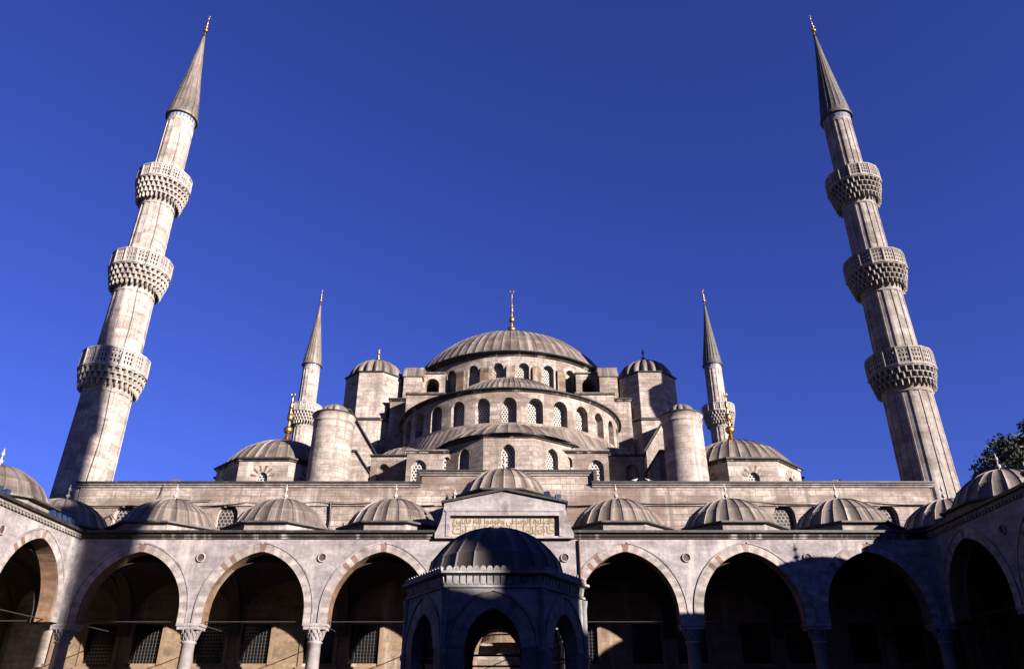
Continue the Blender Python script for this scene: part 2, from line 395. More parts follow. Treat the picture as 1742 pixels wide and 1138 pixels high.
# ------------------------------------------------------------------ ground
g = MB(); g.face([(-3000, -3000, -.15), (3000, -3000, -.15), (3000, 3000, -.15), (-3000, 3000, -.15)]); o = g.build('ground', 'soil'); o['kind'] = 'structure'
g = MB(); g.box(-32.2, 32.2, -6.4, 52, -.12, 0); o = g.build('courtyard_pavement', 'pave'); o['kind'] = 'structure'

# ------------------------------------------------------------------ minarets
def shaft(mb, z0, z1, r0, r1, n=16, h=.05, dl=.16):
    """fluted shaft: raised ribs between sunk panels with rounded ends"""
    H = z1 - z0; zs = [(0, 0), (.35, 0)]
    zs += [(.35 + .45 * (1 - cos(pi / 2 * k / 4)), k / 4) for k in range(0, 5)]
    body = [(z, s_) for z, s_ in zs]
    top = [(H - z, s_) for z, s_ in reversed(zs)]
    rows = body + [(H * f, 1) for f in (.3, .5, .7)] + top
    st = 2 * pi / n; P = []; UV = []
    rows = [r for r in rows]
    for i in range(n):
        for f0 in (0, 1, 2, 3, 4):
            col = []; uvc = []
            for z, s_ in rows:
                r = r0 + (r1 - r0) * z / H
                # half width of the rib, grows to fill the bay at the panel ends
                hw = st * (.5 - (.5 - dl) * sqrt(max(0, 1 - (1 - s_) ** 2)))
                hw = min(hw, st * .4995)
                if f0 == 0: a, rr = -0.0, r
                elif f0 == 1: a, rr = hw, r
                elif f0 == 2: a, rr = min(hw + st * .03, st * .5), r - h * (1 if s_ > .01 else 0)
                elif f0 == 3: a, rr = max(st - hw - st * .03, st * .5), r - h * (1 if s_ > .01 else 0)
                else: a, rr = st - hw, r
                a += i * st
                col.append((rr * sin(a), -rr * cos(a), z0 + z)); uvc.append((a * r0, z0 + z))
            P.append(col); UV.append(uvc)
    P.append(P[0]); UV.append([(u + 2 * pi * r0, v) for u, v in UV[0]])
    mb.grid(P, UV, 0, False)
def muqarnas(mb, z0, z1, r0, r1, tiers=4, n=30, m=0):
    H = (z1 - z0) / tiers
    mb.lathe([(r0 - .05, z0 - .12), (r0 + .03, z0 - .08), (r0 + .05, z0 + .3), (r0 + .5 * (r1 - r0) - .12, z0 + .42), (r1 - .3, z1)], 32, m=m)
    for t in range(tiers):
        g0 = .5; ra = r0 + (r1 - r0) * (g0 + (1 - g0) * t / tiers); rb = r0 + (r1 - r0) * (g0 + (1 - g0) * (t + 1) / tiers)
        za = z0 + H * t; zb = za + H
        mb.lathe([(rb - .28, zb - .2 * H), (rb + .0, zb - .2 * H), (rb + .0, zb - .005), (rb - .28, zb - .005)], 32, m=m, smooth=False)
        off = (t % 2) * .5
        for k in range(n):
            a = 2 * pi * (k + off) / n; hw = pi / n * .62
            def p(r, aa, z): return (r * sin(aa), -r * cos(aa), z)
            zt = zb - .21 * H
            ri = ra - .16; rows_ = []
            for (ro_, w_, z_) in ((ra + .03, .25, za - .2 * H), (ra + .07, .8, za + .12 * H), (rb - .04, 1.0, za + .5 * H), (rb + .01, 1.0, zt)):
                rows_.append([p(ri, a - hw * w_, z_), p(ro_ - .05, a - hw * w_ * .55, z_), p(ro_, a, z_), p(ro_ - .05, a + hw * w_ * .55, z_), p(ri, a + hw * w_, z_)])
            for A, B in zip(rows_, rows_[1:]):
                for q in range(4): mb.face([A[q], A[q + 1], B[q + 1], B[q]], None, m)
            mb.face(rows_[0], None, m)
def pierced_parapet(mb, z0, z1, R, n=16, th=.3):
    hz = z1 - z0
    mb.lathe([(R - .2, z0 - .14), (R + .09, z0 - .14), (R + .1, z0), (R + .02, z0 + .05), (R - .2, z0 + .05)], n, smooth=False, rot=pi / n)
    mb.lathe([(R - .17, z1 - .13), (R + .05, z1 - .13), (R + .07, z1), (R - .17, z1)], n, smooth=False, rot=pi / n)
    st = 2 * pi / n; ap = R * cos(st / 2); hwid = R * sin(st / 2)
    us = [-hwid, -hwid * .62, -hwid * .38, -hwid * .12, hwid * .12, hwid * .38, hwid * .62, hwid]
    a_, b_ = z0 + .05, z1 - .13; zz = [a_ + (b_ - a_) * t for t in (0, .1, .30, .40, .60, .70, .90, 1)]
    for k in range(n):
        f = facetmap((0, 0), ap, k * st)
        hole = lambda i, j: 0 <= i < 7 and 0 <= j < 7 and i % 2 == 1 and j % 2 == 1
        for i in range(7):
            for j in range(7):
                u0, u1, w0, w1 = us[i], us[i + 1], zz[j], zz[j + 1]
                if not hole(i, j):
                    for d in (0, th): mb.face([f(u0, w0, d), f(u1, w0, d), f(u1, w1, d), f(u0, w1, d)], [(u0, w0), (u1, w0), (u1, w1), (u0, w1)])
                else:
                    for A, B in (((u0, w0), (u1, w0)), ((u1, w0), (u1, w1)), ((u1, w1), (u0, w1)), ((u0, w1), (u0, w0))):
                        mb.face([f(*A, 0), f(*B, 0), f(*B, th), f(*A, th)])
        a = (k + .5) * st        # corner post
        mb.tube([(R * sin(a), -R * cos(a), z0 + .03), (R * sin(a), -R * cos(a), z1 - .1)], .07, 6)
def make_minaret(label, levels, group, zt_cone, zc0, rcone, kb=1.0):
    root = thing('minaret', label, 'minaret', group=group)
    base = MB(); base.lathe([(2.45 * kb, 0), (2.45 * kb, 9.5), (2.3 * kb, 10.3), (2.12 * kb, 11.5), (2.05 * kb, 12)], 16, smooth=False); base.build('base', 'min', root)
    zprev = 12
    for (zl0, zl1, zp, rl, rs0, rs1, tiers) in levels:
        b = MB(); shaft(b, zprev, zl0, rs0, rs1)
        b.lathe([(rs1, zl0 - .5), (rs1 + .05, zl0 - .47), (rs1 + .05, zl0 - .38), (rs1, zl0 - .35)], 32)
        b.build('shaft', 'min', root)
        b = MB(); muqarnas(b, zl0, zl1 - .14, rs1, rl, tiers); b.disc(rl - .1, zl1 - .02, 16)
        bal = b.build('balcony', 'min', root)
        b = MB(); pierced_parapet(b, zl1, zp, rl); b.build('parapet', 'par', bal)
        b = MB()
        b.box(-.32, .32, -(rs1 + .02), -(rs1 - .2), zl1, zl1 + 1.9); b.build('balcony_door', 'iron', root, rz=radians(150))
        zprev = zl1 - .03
    rs0, rs1 = levels[-1][5] * .92, levels[-1][5] * .87
    b = MB(); shaft(b, zprev, zc0 - .55, rs0, rs1); b.lathe([(rs1, zc0 - .6), (rs1 + .02, zc0 - .05)], 32); b.build('shaft', 'min', root)
    b = MB()
    for k in range(24):
        a = 2 * pi * k / 24; hw = .07
        r = rs1 + .028
        b.face([(r * sin(a + s_ * hw), -r * cos(a + s_ * hw), z) for s_, z in ((-1, zc0 - .5), (1, zc0 - .5), (1, zc0 - .14), (-1, zc0 - .14))])
    b.build('tile_band', 'tile', root)
    b = MB(); n = 20; P = []; UV = []
    prof = [(rcone - .25, zc0 - .12), (rcone + .03, zc0 - .06), (rcone + .05, zc0 + .1), (rcone - .06, zc0 + .28)] + [(rcone - .06 - (rcone - .16) * t - .06 * sin(pi * t), zc0 + .28 + (zt_cone - zc0 - .28) * t) for t in [k / 12 for k in range(1, 13)]]
    for i in range(n * 3 + 1):
        a = 2 * pi * i / (n * 3); k = 1.035 if i % 3 == 0 else 1.0
        P.append([(r * (k if j > 3 else 1) * sin(a), -r * (k if j > 3 else 1) * cos(a), z + (0.0)) for j, (r, z) in enumerate(prof)]); UV.append([(a * rcone, z) for r, z in prof])
    b.grid(P, UV, 0, True, lambda i, j: True)
    for t in (.12, .27, .43, .6, .78):
        r = rcone - .06 - (rcone - .16) * t - .06 * sin(pi * t); z = zc0 + .28 + (zt_cone - zc0 - .28) * t
        b.lathe([(r * 1.03, z - .03), (r * 1.05, z), (r * 1.0, z + .05)], 30)
    cone = b.build('spire', 'lead', root)
    obj('finial', finial(3.1, .26, 4, 'gold', True, .2), cone, (0, 0, zt_cone - .1))
    return root
LV = [(25.5, 27.1, 28.55, 2.52, 2.0, 1.84, 3), (34.75, 36.6, 37.95, 2.44, 1.74, 1.61, 4), (43.95, 46.0, 47.25, 2.3, 1.53, 1.44, 4)]
GRP = 'minarets at the corners of the prayer hall'
mn = make_minaret('tall pale fluted minaret with three balconies left of the courtyard, brightly sunlit', LV, GRP, 66.2, 54.5, 1.46)
mn.location = (-30.85, 53.8, 0); mn.scale = (.96, .96, .96); mn.rotation_euler = (0, 0, radians(4))  # scaled down and moved nearer the camera together, keeping its outline in view
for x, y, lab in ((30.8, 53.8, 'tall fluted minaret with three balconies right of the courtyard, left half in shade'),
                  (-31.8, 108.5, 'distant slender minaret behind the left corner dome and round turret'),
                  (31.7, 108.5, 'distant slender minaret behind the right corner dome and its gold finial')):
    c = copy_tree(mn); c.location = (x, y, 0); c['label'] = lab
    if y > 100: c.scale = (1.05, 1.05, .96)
    if x > 0:          # the right hand minarets are of greyer stone; spire lead is darkened partly to paint in shading
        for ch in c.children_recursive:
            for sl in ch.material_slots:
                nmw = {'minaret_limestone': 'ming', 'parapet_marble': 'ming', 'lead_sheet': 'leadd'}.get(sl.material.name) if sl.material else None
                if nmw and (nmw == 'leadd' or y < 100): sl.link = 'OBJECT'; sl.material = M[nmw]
cm = make_minaret('two balcony minaret at the courtyard rear corner behind the camera', [(21.3, 22.8, 24.1, 2.3, 1.68, 1.6, 3), (34.3, 35.9, 37.1, 2.1, 1.25, 1.15, 4)], None, 59.0, 46.0, 1.3, .84)
cm.location = (33.0, -6.4, 0)
# thin conductor cable hanging down the left minaret
b = MB(); pts = []
for k in range(30):
    z = 50 - k * 1.15; r = (1.36 + (50 - z) * .019) * .97 + (.02 if k % 3 else .05)
    for (a, z0_, zp_, rl, *_r) in LV:
        if (z0_ - .6) * .96 < z < (zp_ + .3) * .96: r = rl * .96 + .12
    aa = radians(37 + 3 * sin(k * .8)); pts.append((r * sin(aa), -r * cos(aa), z))
tag(b.tube(pts, .02, 5) or b.build('conductor_cable', 'iron', None, (-30.85, 53.8, 0)), 'thin dark cable hanging down the sunlit left minaret shaft', 'cable')

# ------------------------------------------------------------------ the mosque
mq = thing('mosque', 'great domed grey stone mosque with cascading lead domes behind the courtyard', 'mosque', (0, 52, 0))
# (children are written in world coordinates shifted by the root)
# the dome cluster, corner domes and turrets are drawn at a slightly larger size and scaled about the camera point by these factors: nearer, same outline in view
K_DOME, K_EX, K_TUR, K_COR = .875, .90, .974, .923
def mq_build(mb, name, mats, k=1.0):
    o = mb.build(name, mats, mq, (.75 * (1 - k), -52, 1.65 * (1 - k))); o.scale = (k, k, k); return o  # the camera position is the centre of this scaling
# --- front wall: lower zone under the portico, upper zone above the portico domes
fw = MB()
ups = [(-26.4, 1), (-19.3, 1), (19.2, 1), (26.3, 1)]
edges = [-29.9, -22.9, -15.5, 15.5, 22.9, 29.7]
k = 0
for i in range(5):
    x0, x1 = edges[i], edges[i + 1]
    if i == 2: fw.face([(x0, 52, 11.5), (x1, 52, 11.5), (x1, 52, 16.6), (x0, 52, 16.6)], [(x0, 11.5), (x1, 11.5), (x1, 16.6), (x0, 16.6)])
    else:
        arched_panel(fw, flatmap(52), x0, x1, 11.5, 16.6, ups[k][0], 1.5, 13.55, 14.55, .85, .35); k += 1
for xs in (-29.9, 29.7): fw.face([(xs, 52, 11.5), (xs, 60, 11.5), (xs, 60, 16.6), (xs, 52, 16.6)])
fw.prism([(-6.0, 16.6), (6.0, 16.6), (6.0, 17.43), (-6.0, 17.43)], 52.0, 53.5)
# string course
fw.box(-29.9, 29.7, 51.88, 51.99, 15.22, 15.36)
wall = mq_build(fw, 'front_wall', 'hall')
lws = {-1: MB(), 1: MB()}
for bx in [x * 7 for x in range(-4, 5)]:
    if bx == 0: continue
    lw = lws[1 if bx > 0 else -1]
    for s_ in (-1, 1):
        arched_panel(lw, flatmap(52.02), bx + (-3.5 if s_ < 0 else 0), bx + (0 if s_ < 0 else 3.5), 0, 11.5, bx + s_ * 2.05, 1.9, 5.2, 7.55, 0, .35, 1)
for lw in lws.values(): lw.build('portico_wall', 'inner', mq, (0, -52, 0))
gm = MB(); gm.face([(-.95, .3, 0), (.95, .3, 0), (.95, .3, 2.35), (-.95, .3, 2.35)], None, 0)
for i in range(9): x = -.8 + i * .2; gm.tube([(x, .12, 0), (x, .12, 2.35)], .018, 5, 1)
for i in range(11): z = .15 + i * .21; gm.tube([(-.94, .12, z), (.94, .12, z)], .018, 5, 1)
gme = gm.mesh('window', ['glass', 'iron'])
fm = MB()
for (x0, x1, z0, z1) in ((-1.2, -.95, -.2, 2.6), (.95, 1.2, -.2, 2.6), (-.95, .95, 2.35, 2.6), (-1.3, 1.3, -.42, -.2)): fm.box(x0, x1, -.08 if z0 > -.4 else -.2, -.003, z0, z1)
fme = fm.mesh('window_frame', 'frame')
for bx in [x * 7 for x in range(-4, 5)]:
    if bx == 0: continue
    for s_ in (-1, 1):
        wo_ = obj('window', gme, mq, (bx + s_ * 2.05, .02, 5.2)); obj('window_frame', fme, wo_)
wm = window_mesh(1.5, 1.85, .85, 'pierced_b')
for x, _ in ups: obj('window', wm, mq, (x, .33, 13.55))
# main doorway under the portico
dp = MB()
arched_panel(dp, flatmap(51.8), -3.45, 3.45, 0, 11.4, 0, 3.6, 0, 5.4, 3.2, 1.6, 10)
for (x0, x1, z0, z1) in ((-3.3, -2.9, 0, 10.4), (2.9, 3.3, 0, 10.4), (-2.9, 2.9, 10.0, 10.4), (-2.5, -2.3, 0, 9.3), (2.3, 2.5, 0, 9.3), (-2.3, 2.3, 9.1, 9.3)): dp.box(x0, x1, 51.66, 51.797, z0, z1)
for (x0, x1, z0, z1) in ((-2.1, 2.1, 4.55, 4.8), (-2.1, -1.85, 0, 4.55), (1.85, 2.1, 0, 4.55), (-1.55, 1.55, 5.6, 6.9)): dp.box(x0, x1, 53.2 if z0 > 5 else 51.7, 53.39 if z0 > 5 else 51.797, z0, z1)
for t in range(4):
    dp.lathe([(.3 + .42 * t, 8.5 - .55 * t), (.42 + .42 * t, 8.2 - .55 * t), (.62 + .42 * t, 8.05 - .55 * t)], 14, (0, 53.35), -pi / 2, pi / 2, smooth=False)
dp.face([(-1.8, 53.4, 0), (1.8, 53.4, 0), (1.8, 53.4, 8.6), (-1.8, 53.4, 8.6)])
dr = mq_build(dp, 'entrance_portal', 'inner')
b = MB(); b.box(-1.2, 1.2, 53.2, 53.36, 0, 3.9); b.build('door', 'iron', dr)
# cornice of the front wall
cn = MB()
for (x0, x1, zc, yf) in ((-30.15, -6.0, 16.6, 52), (6.0, 29.95, 16.6, 52), (-6.2, 6.2, 17.43, 52)):
    cn.box(x0, x1, yf - .1, yf + .4, zc - .05, zc + .1, 0); cn.box(x0, x1, yf - .22, yf + .4, zc + .1, zc + .2, 0)
    cn.box(x0 - .05, x1 + .05, yf - .32, yf + 1.4, zc + .2, zc + .31, 1)
for s_ in (-1, 1): cn.box(s_ * 6.22 - .12, s_ * 6.22 + .12, 51.66, 53.4, 16.925, 17.745, 1)
mq_build(cn, 'wall_cornice', ['cornice2', 'leadb'])
# lead roof over the hall body
rf = MB(); rf.box(-29.6, 29.4, 52.5, 103, 16.55, 16.75)
mq_build(rf, 'roof', 'lead')
hb = MB(); hb.box(-29.5, 29.3, 53, 102.9, 0, 16.5); mq_build(hb, 'hall_body', 'hall')
# --- central exedra
ex = MB(); C = (0, 66); R = 6.65; nf = 10; st = 2 * pi / nf; ap = R * cos(st / 2); hw = R * sin(st / 2)
for k in range(-3, 4):
    arched_panel(ex, facetmap(C, ap, k * st), -hw, hw, 17, 22.95, 0, 1.15, 20.35, 21.7, .72, .6)
EX = mq_build(ex, 'exedra', 'hall', K_EX)
wm = window_mesh(1.15, 2.07, .72); 
for k in range(-3, 4): obj('window', wm, EX, (C[0] + (ap - .55) * sin(k * st), C[1] - (ap - .55) * cos(k * st), 20.35), k * st)
ec = MB()
ec.lathe([(R - .1, 22.9), (R + .1, 22.95), (R + .12, 23.05), (R + .22, 23.1)], nf, C, smooth=False, rot=st / 2)
ec.lathe([(R + .18, 23.1), (R + .34, 23.12), (R + .34, 23.22), (R + .1, 23.3)], nf, C, smooth=False, rot=st / 2, m=1)
ec.build('cornice', ['cornice', 'leadb'], EX)
dome(R + .3, 2.6, 40, .04, .03, 10, z0=23.2, c=C, seams=(.4,)).build('exedra_roof', 'lead', EX)
# --- walls either side of the exedra, with small lead half domes
wb = window_mesh(1.15, 1.75, .62); ws = window_mesh(.6, 1.0, .36)
for s_ in (-1, 1):
    e2 = MB(); xa, xb = sorted((s_ * 2.4, s_ * 5.75))
    arched_panel(e2, flatmap(55.6), xa, xb, 15, 20.25, s_ * 4.65, .6, 18.95, 19.6, .36, .25)
    xa, xb = sorted((s_ * 5.75, s_ * 7.7))
    arched_panel(e2, flatmap(55.6), xa, xb, 15, 20.25, s_ * 6.75, 1.15, 17.95, 19.1, .62, .32)
    x7 = s_ * 7.7
    e2.face([(x7, 55.6, 15), (x7, 58.5, 15), (x7, 58.5, 20.25), (x7, 55.6, 20.25)])
    E2 = mq_build(e2, 'side_wall', 'hall')
    obj('window', ws, E2, (s_ * 4.65, 55.83, 18.95)); obj('window', wb, E2, (s_ * 6.75, 55.9, 17.95))
    e3 = MB(); xa, xb = sorted((s_ * 2.4, s_ * 7.8))
    e3.box(xa, xb, 55.48, 59, 20.251, 20.36); e3.hexa([(xa, 55.35, 20.36), (xb, 55.35, 20.36), (xb, 60, 20.5), (xa, 60, 20.5), (xa, 55.35, 20.47), (xb, 55.35, 20.47), (xb, 60, 21.2), (xa, 60, 21.2)], 1)
    e3.build('coping', ['cornice', 'lead'], E2)
    sw = MB(); xa, xb = sorted((s_ * 7.7, s_ * 11.0))
    arched_panel(sw, flatmap(58.5), xa, xb, 15, 20.95, s_ * 9.95, 1.05, 18.6, 19.75, .6, .5)
    sw.face([(s_ * 9.4, 58.99, 18.5), (s_ * 10.5, 58.99, 18.5), (s_ * 10.5, 58.99, 20.5), (s_ * 9.4, 58.99, 20.5)])
    sw.face([(s_ * 11, 58.5, 15), (s_ * 11, 64, 15), (s_ * 11, 64, 20.95), (s_ * 11, 58.5, 20.95)])
    sw.box(xa - .1, xb + .1, 58.3, 64, 20.96, 21.08, 1)
    SW = mq_build(sw, 'shoulder_wall', ['hall', 'leadb'])
    dome(3.0, 1.35, 24, .04, .03, 9, z0=21.08, c=(s_ * 8.3, 61.3)).build('small_roof_dome', 'lead', SW)
# --- apron roof under the half dome drum
CH = (0, 75.7); RH = 11.3
def rap(t): return 11.45 + 1.3 * max(0, min(1, (75 - abs(math.degrees(t))) / 38))
apn = MB(); P = []; UV = []; nn = 60
for i in range(nn * 3 + 1):
    t = radians(-92 + 184 * i / (nn * 3)); h = .05 if i % 3 == 0 else 0
    ro = rap(t); P.append([(r * sin(t), CH[1] - r * cos(t), z + h) for r, z in ((RH - .1, 26.0), (RH + (ro - RH) * .5, 25.0 - .2), (ro + .2, 23.35), (ro + .2, 23.25))]); UV.append([(t * RH, v) for v in (0, 1.2, 2.6, 2.7)])
apn.grid(P, UV, 0, True, lambda i, j: i % 3 != 1)
AP = mq_build(apn, 'apron_roof', 'lead', K_DOME)
bw = MB(); P = []; UV = []
for i in range(41):
    t = radians(-92 + 184 * i / 40); ro = rap(t) - .15
    P.append([(ro * sin(t), CH[1] - ro * cos(t), z) for z in (17, 23.28)]); UV.append([(t * RH, z) for z in (17, 23.28)])
bw.grid(P, UV, 0, False); mq_build(bw, 'lower_wall', 'hall', K_DOME)
# --- half dome drum
hd = MB(); n = 15; da = radians(12.5)
for k in range(-7, 8):
    arched_panel(hd, cylmap(RH, CH), (k - .5) * da * RH, (k + .5) * da * RH, 25.8, 29.15, k * da * RH, 1.4, 26.1, 27.85, .72, .8, 8, sub=3)
HD = mq_build(hd, 'half_dome_drum', 'hall', K_DOME)
wm = window_mesh(1.4, 2.47, .72)
put_windows(HD, wm, CH, RH - .75, 26.1, [k * da for k in range(-7, 8)])
b = MB()
b.lathe([(RH - .05, 29.1), (RH + .12, 29.15), (RH + .14, 29.27), (RH + .26, 29.33)], 72, CH, -1.66, 1.66)
b.lathe([(RH + .2, 29.33), (RH + .4, 29.36), (RH + .4, 29.45), (RH, 29.55)], 72, CH, -1.66, 1.66, m=1)
b.build('cornice', ['cornice', 'leadb'], HD)
hdm = dome(7.9, 4.35, 44, .04, .03, 12, radians(-100), radians(100), 29.6, (0, 74.0), seams=(.3,))
hdm.lathe([(RH + .33, 29.45), (RH - 1.2, 29.75), (6.6, 30.5)], 72, CH, -1.7, 1.7)
hdm.build('half_dome', 'lead', HD)
# --- central block between the weight towers
cb = MB(); cb.box(-13, 13, 75.9, 103, 17, 32.9); cb.box(-13.1, 13.1, 75.75, 103.1, 32.9, 33.05, 1); cb.box(-13.2, 13.2, 75.6, 103.2, 33.05, 33.19, 2)
mq_build(cb, 'central_block', ['hall', 'cornice', 'leadb'], K_DOME)
# --- main drum and dome
CM = (0, 90); RM = 12.2; db = 2 * pi / 26
md = MB()
for k in range(-13, 13):
    arched_panel(md, cylmap(RM, CM), k * db * RM, (k + 1) * db * RM, 33.2, 39.3, (k + .5) * db * RM, 1.3, 35.7, 37.75, .66, .7, 8, sub=3)
for k in range(-13, 13):     # stained buttress piers between the windows
    t = k * db; c8 = []
    for z in (33.2, 38.2):
        for (rad, sg) in ((RM - .1, -1), (RM + .3, -1), (RM + .3, 1), (RM - .1, 1)):
            c8.append((rad * sin(t) + sg * .5 * cos(t), CM[1] - rad * cos(t) + sg * .5 * sin(t), z - (.5 if z > 36 and rad > RM else 0)))
    md.hexa(c8, 3)
for k in range(-13, 13):     # radiating voussoirs above each window
    f = cylmap(RM + .025, CM); uc = (k + .5) * db * RM
    A = arch_pts(.66, .67, 4); B = arch_pts(1.12, 1.16, 4)
    for i in range(8):
        u = lambda p: (f(uc + p[0], 37.75 + p[1], 0))
        md.face([u(A[i]), u(A[i + 1]), u(B[i + 1]), u(B[i])], [(i * .3, 0), (i * .3 + .3, 0), (i * .3 + .3, .5), (i * .3, .5)], 1 + (i + k) % 2)
MD = mq_build(md, 'main_drum', ['hall', 'vg', 'vw', 'pier'], K_DOME)
wm = window_mesh(1.3, 2.71, .66)
put_windows(MD, wm, CM, RM - .65, 35.7, [(k + .5) * db for k in range(-13, 13)])
b = MB()
b.lathe([(RM - .05, 39.2), (RM + .2, 39.3), (RM + .22, 39.48), (RM + .5, 39.56)], 100, CM)
b.lathe([(RM + .45, 39.56), (RM + .75, 39.6), (RM + .75, 39.7), (RM, 39.82)], 100, CM, m=1)
b.build('cornice', ['cornice', 'leadb'], MD)
DM = mq_build(dome(RM + .6, 7.35, 76, .035, .03, 18, z0=39.7, c=CM, seams=(.22, .55)), 'main_dome', 'lead', K_DOME)
obj('finial', finial(8.3, .55, 4, 'bronze', True, 1.4), DM, (0, 90, 47.0))
# buttress arms beside the drum
for s_ in (-1, 1):
    bt = MB(); xa, xb = sorted((s_ * 7.4, s_ * 9.9))
    arched_panel(bt, flatmap(78.4), xa, xb, 33.2, 37.3, s_ * 8.85, 1.55, 33.2, 35.9, .8, 2.2)
    bt.hexa([(xa - .1, 78.2, 37.3), (xb, 78.2, 37.3), (xb, 84, 37.3), (xa - .1, 84, 37.3), (xa - .1, 78.2, 37.42), (xb, 78.2, 37.42), (xb, 84, 39.2), (xa - .1, 84, 39.2)], 1)
    xa, xb = sorted((s_ * 9.9, s_ * 11.9))
    bt.hexa([(xa, 77.0, 33.2), (xb, 77.0, 33.2), (xb, 84, 33.2), (xa, 84, 33.2), (xa, 77.0, 36.3), (xb, 77.0, 36.3), (xb, 84, 36.3), (xa, 84, 36.3)])
    bt.hexa([(xa - .12, 76.85, 36.3), (xb + .12, 76.85, 36.3), (xb + .12, 84, 36.3), (xa - .12, 84, 36.3), (xa - .12, 77.6, 37.7), (xb + .12, 77.6, 37.7), (xb + .12, 84, 39.0), (xa - .12, 84, 39.0)], 1)
    mq_build(bt, 'drum_buttress', ['hall', 'lead'], K_DOME)
    fk = MB(); xa, xb = sorted((s_ * 6.9, s_ * 10.9)); fk.box(xa, xb, 73.4, 75.85, 26, 32.6); fk.box(xa - .1, xb + .1, 73.25, 75.85, 32.6, 32.75, 1)
    fk.hexa([(xa - .1, 73.25, 32.75), (xb + .1, 73.25, 32.75), (xb + .1, 75.85, 32.75), (xa - .1, 75.85, 32.75), (xa - .1, 73.25, 32.83), (xb + .1, 73.25, 32.83), (xb + .1, 75.85, 33.0), (xa - .1, 75.85, 33.0)], 2)
    mq_build(fk, 'flank_wall', ['hall', 'leadb', 'lead'], K_DOME)
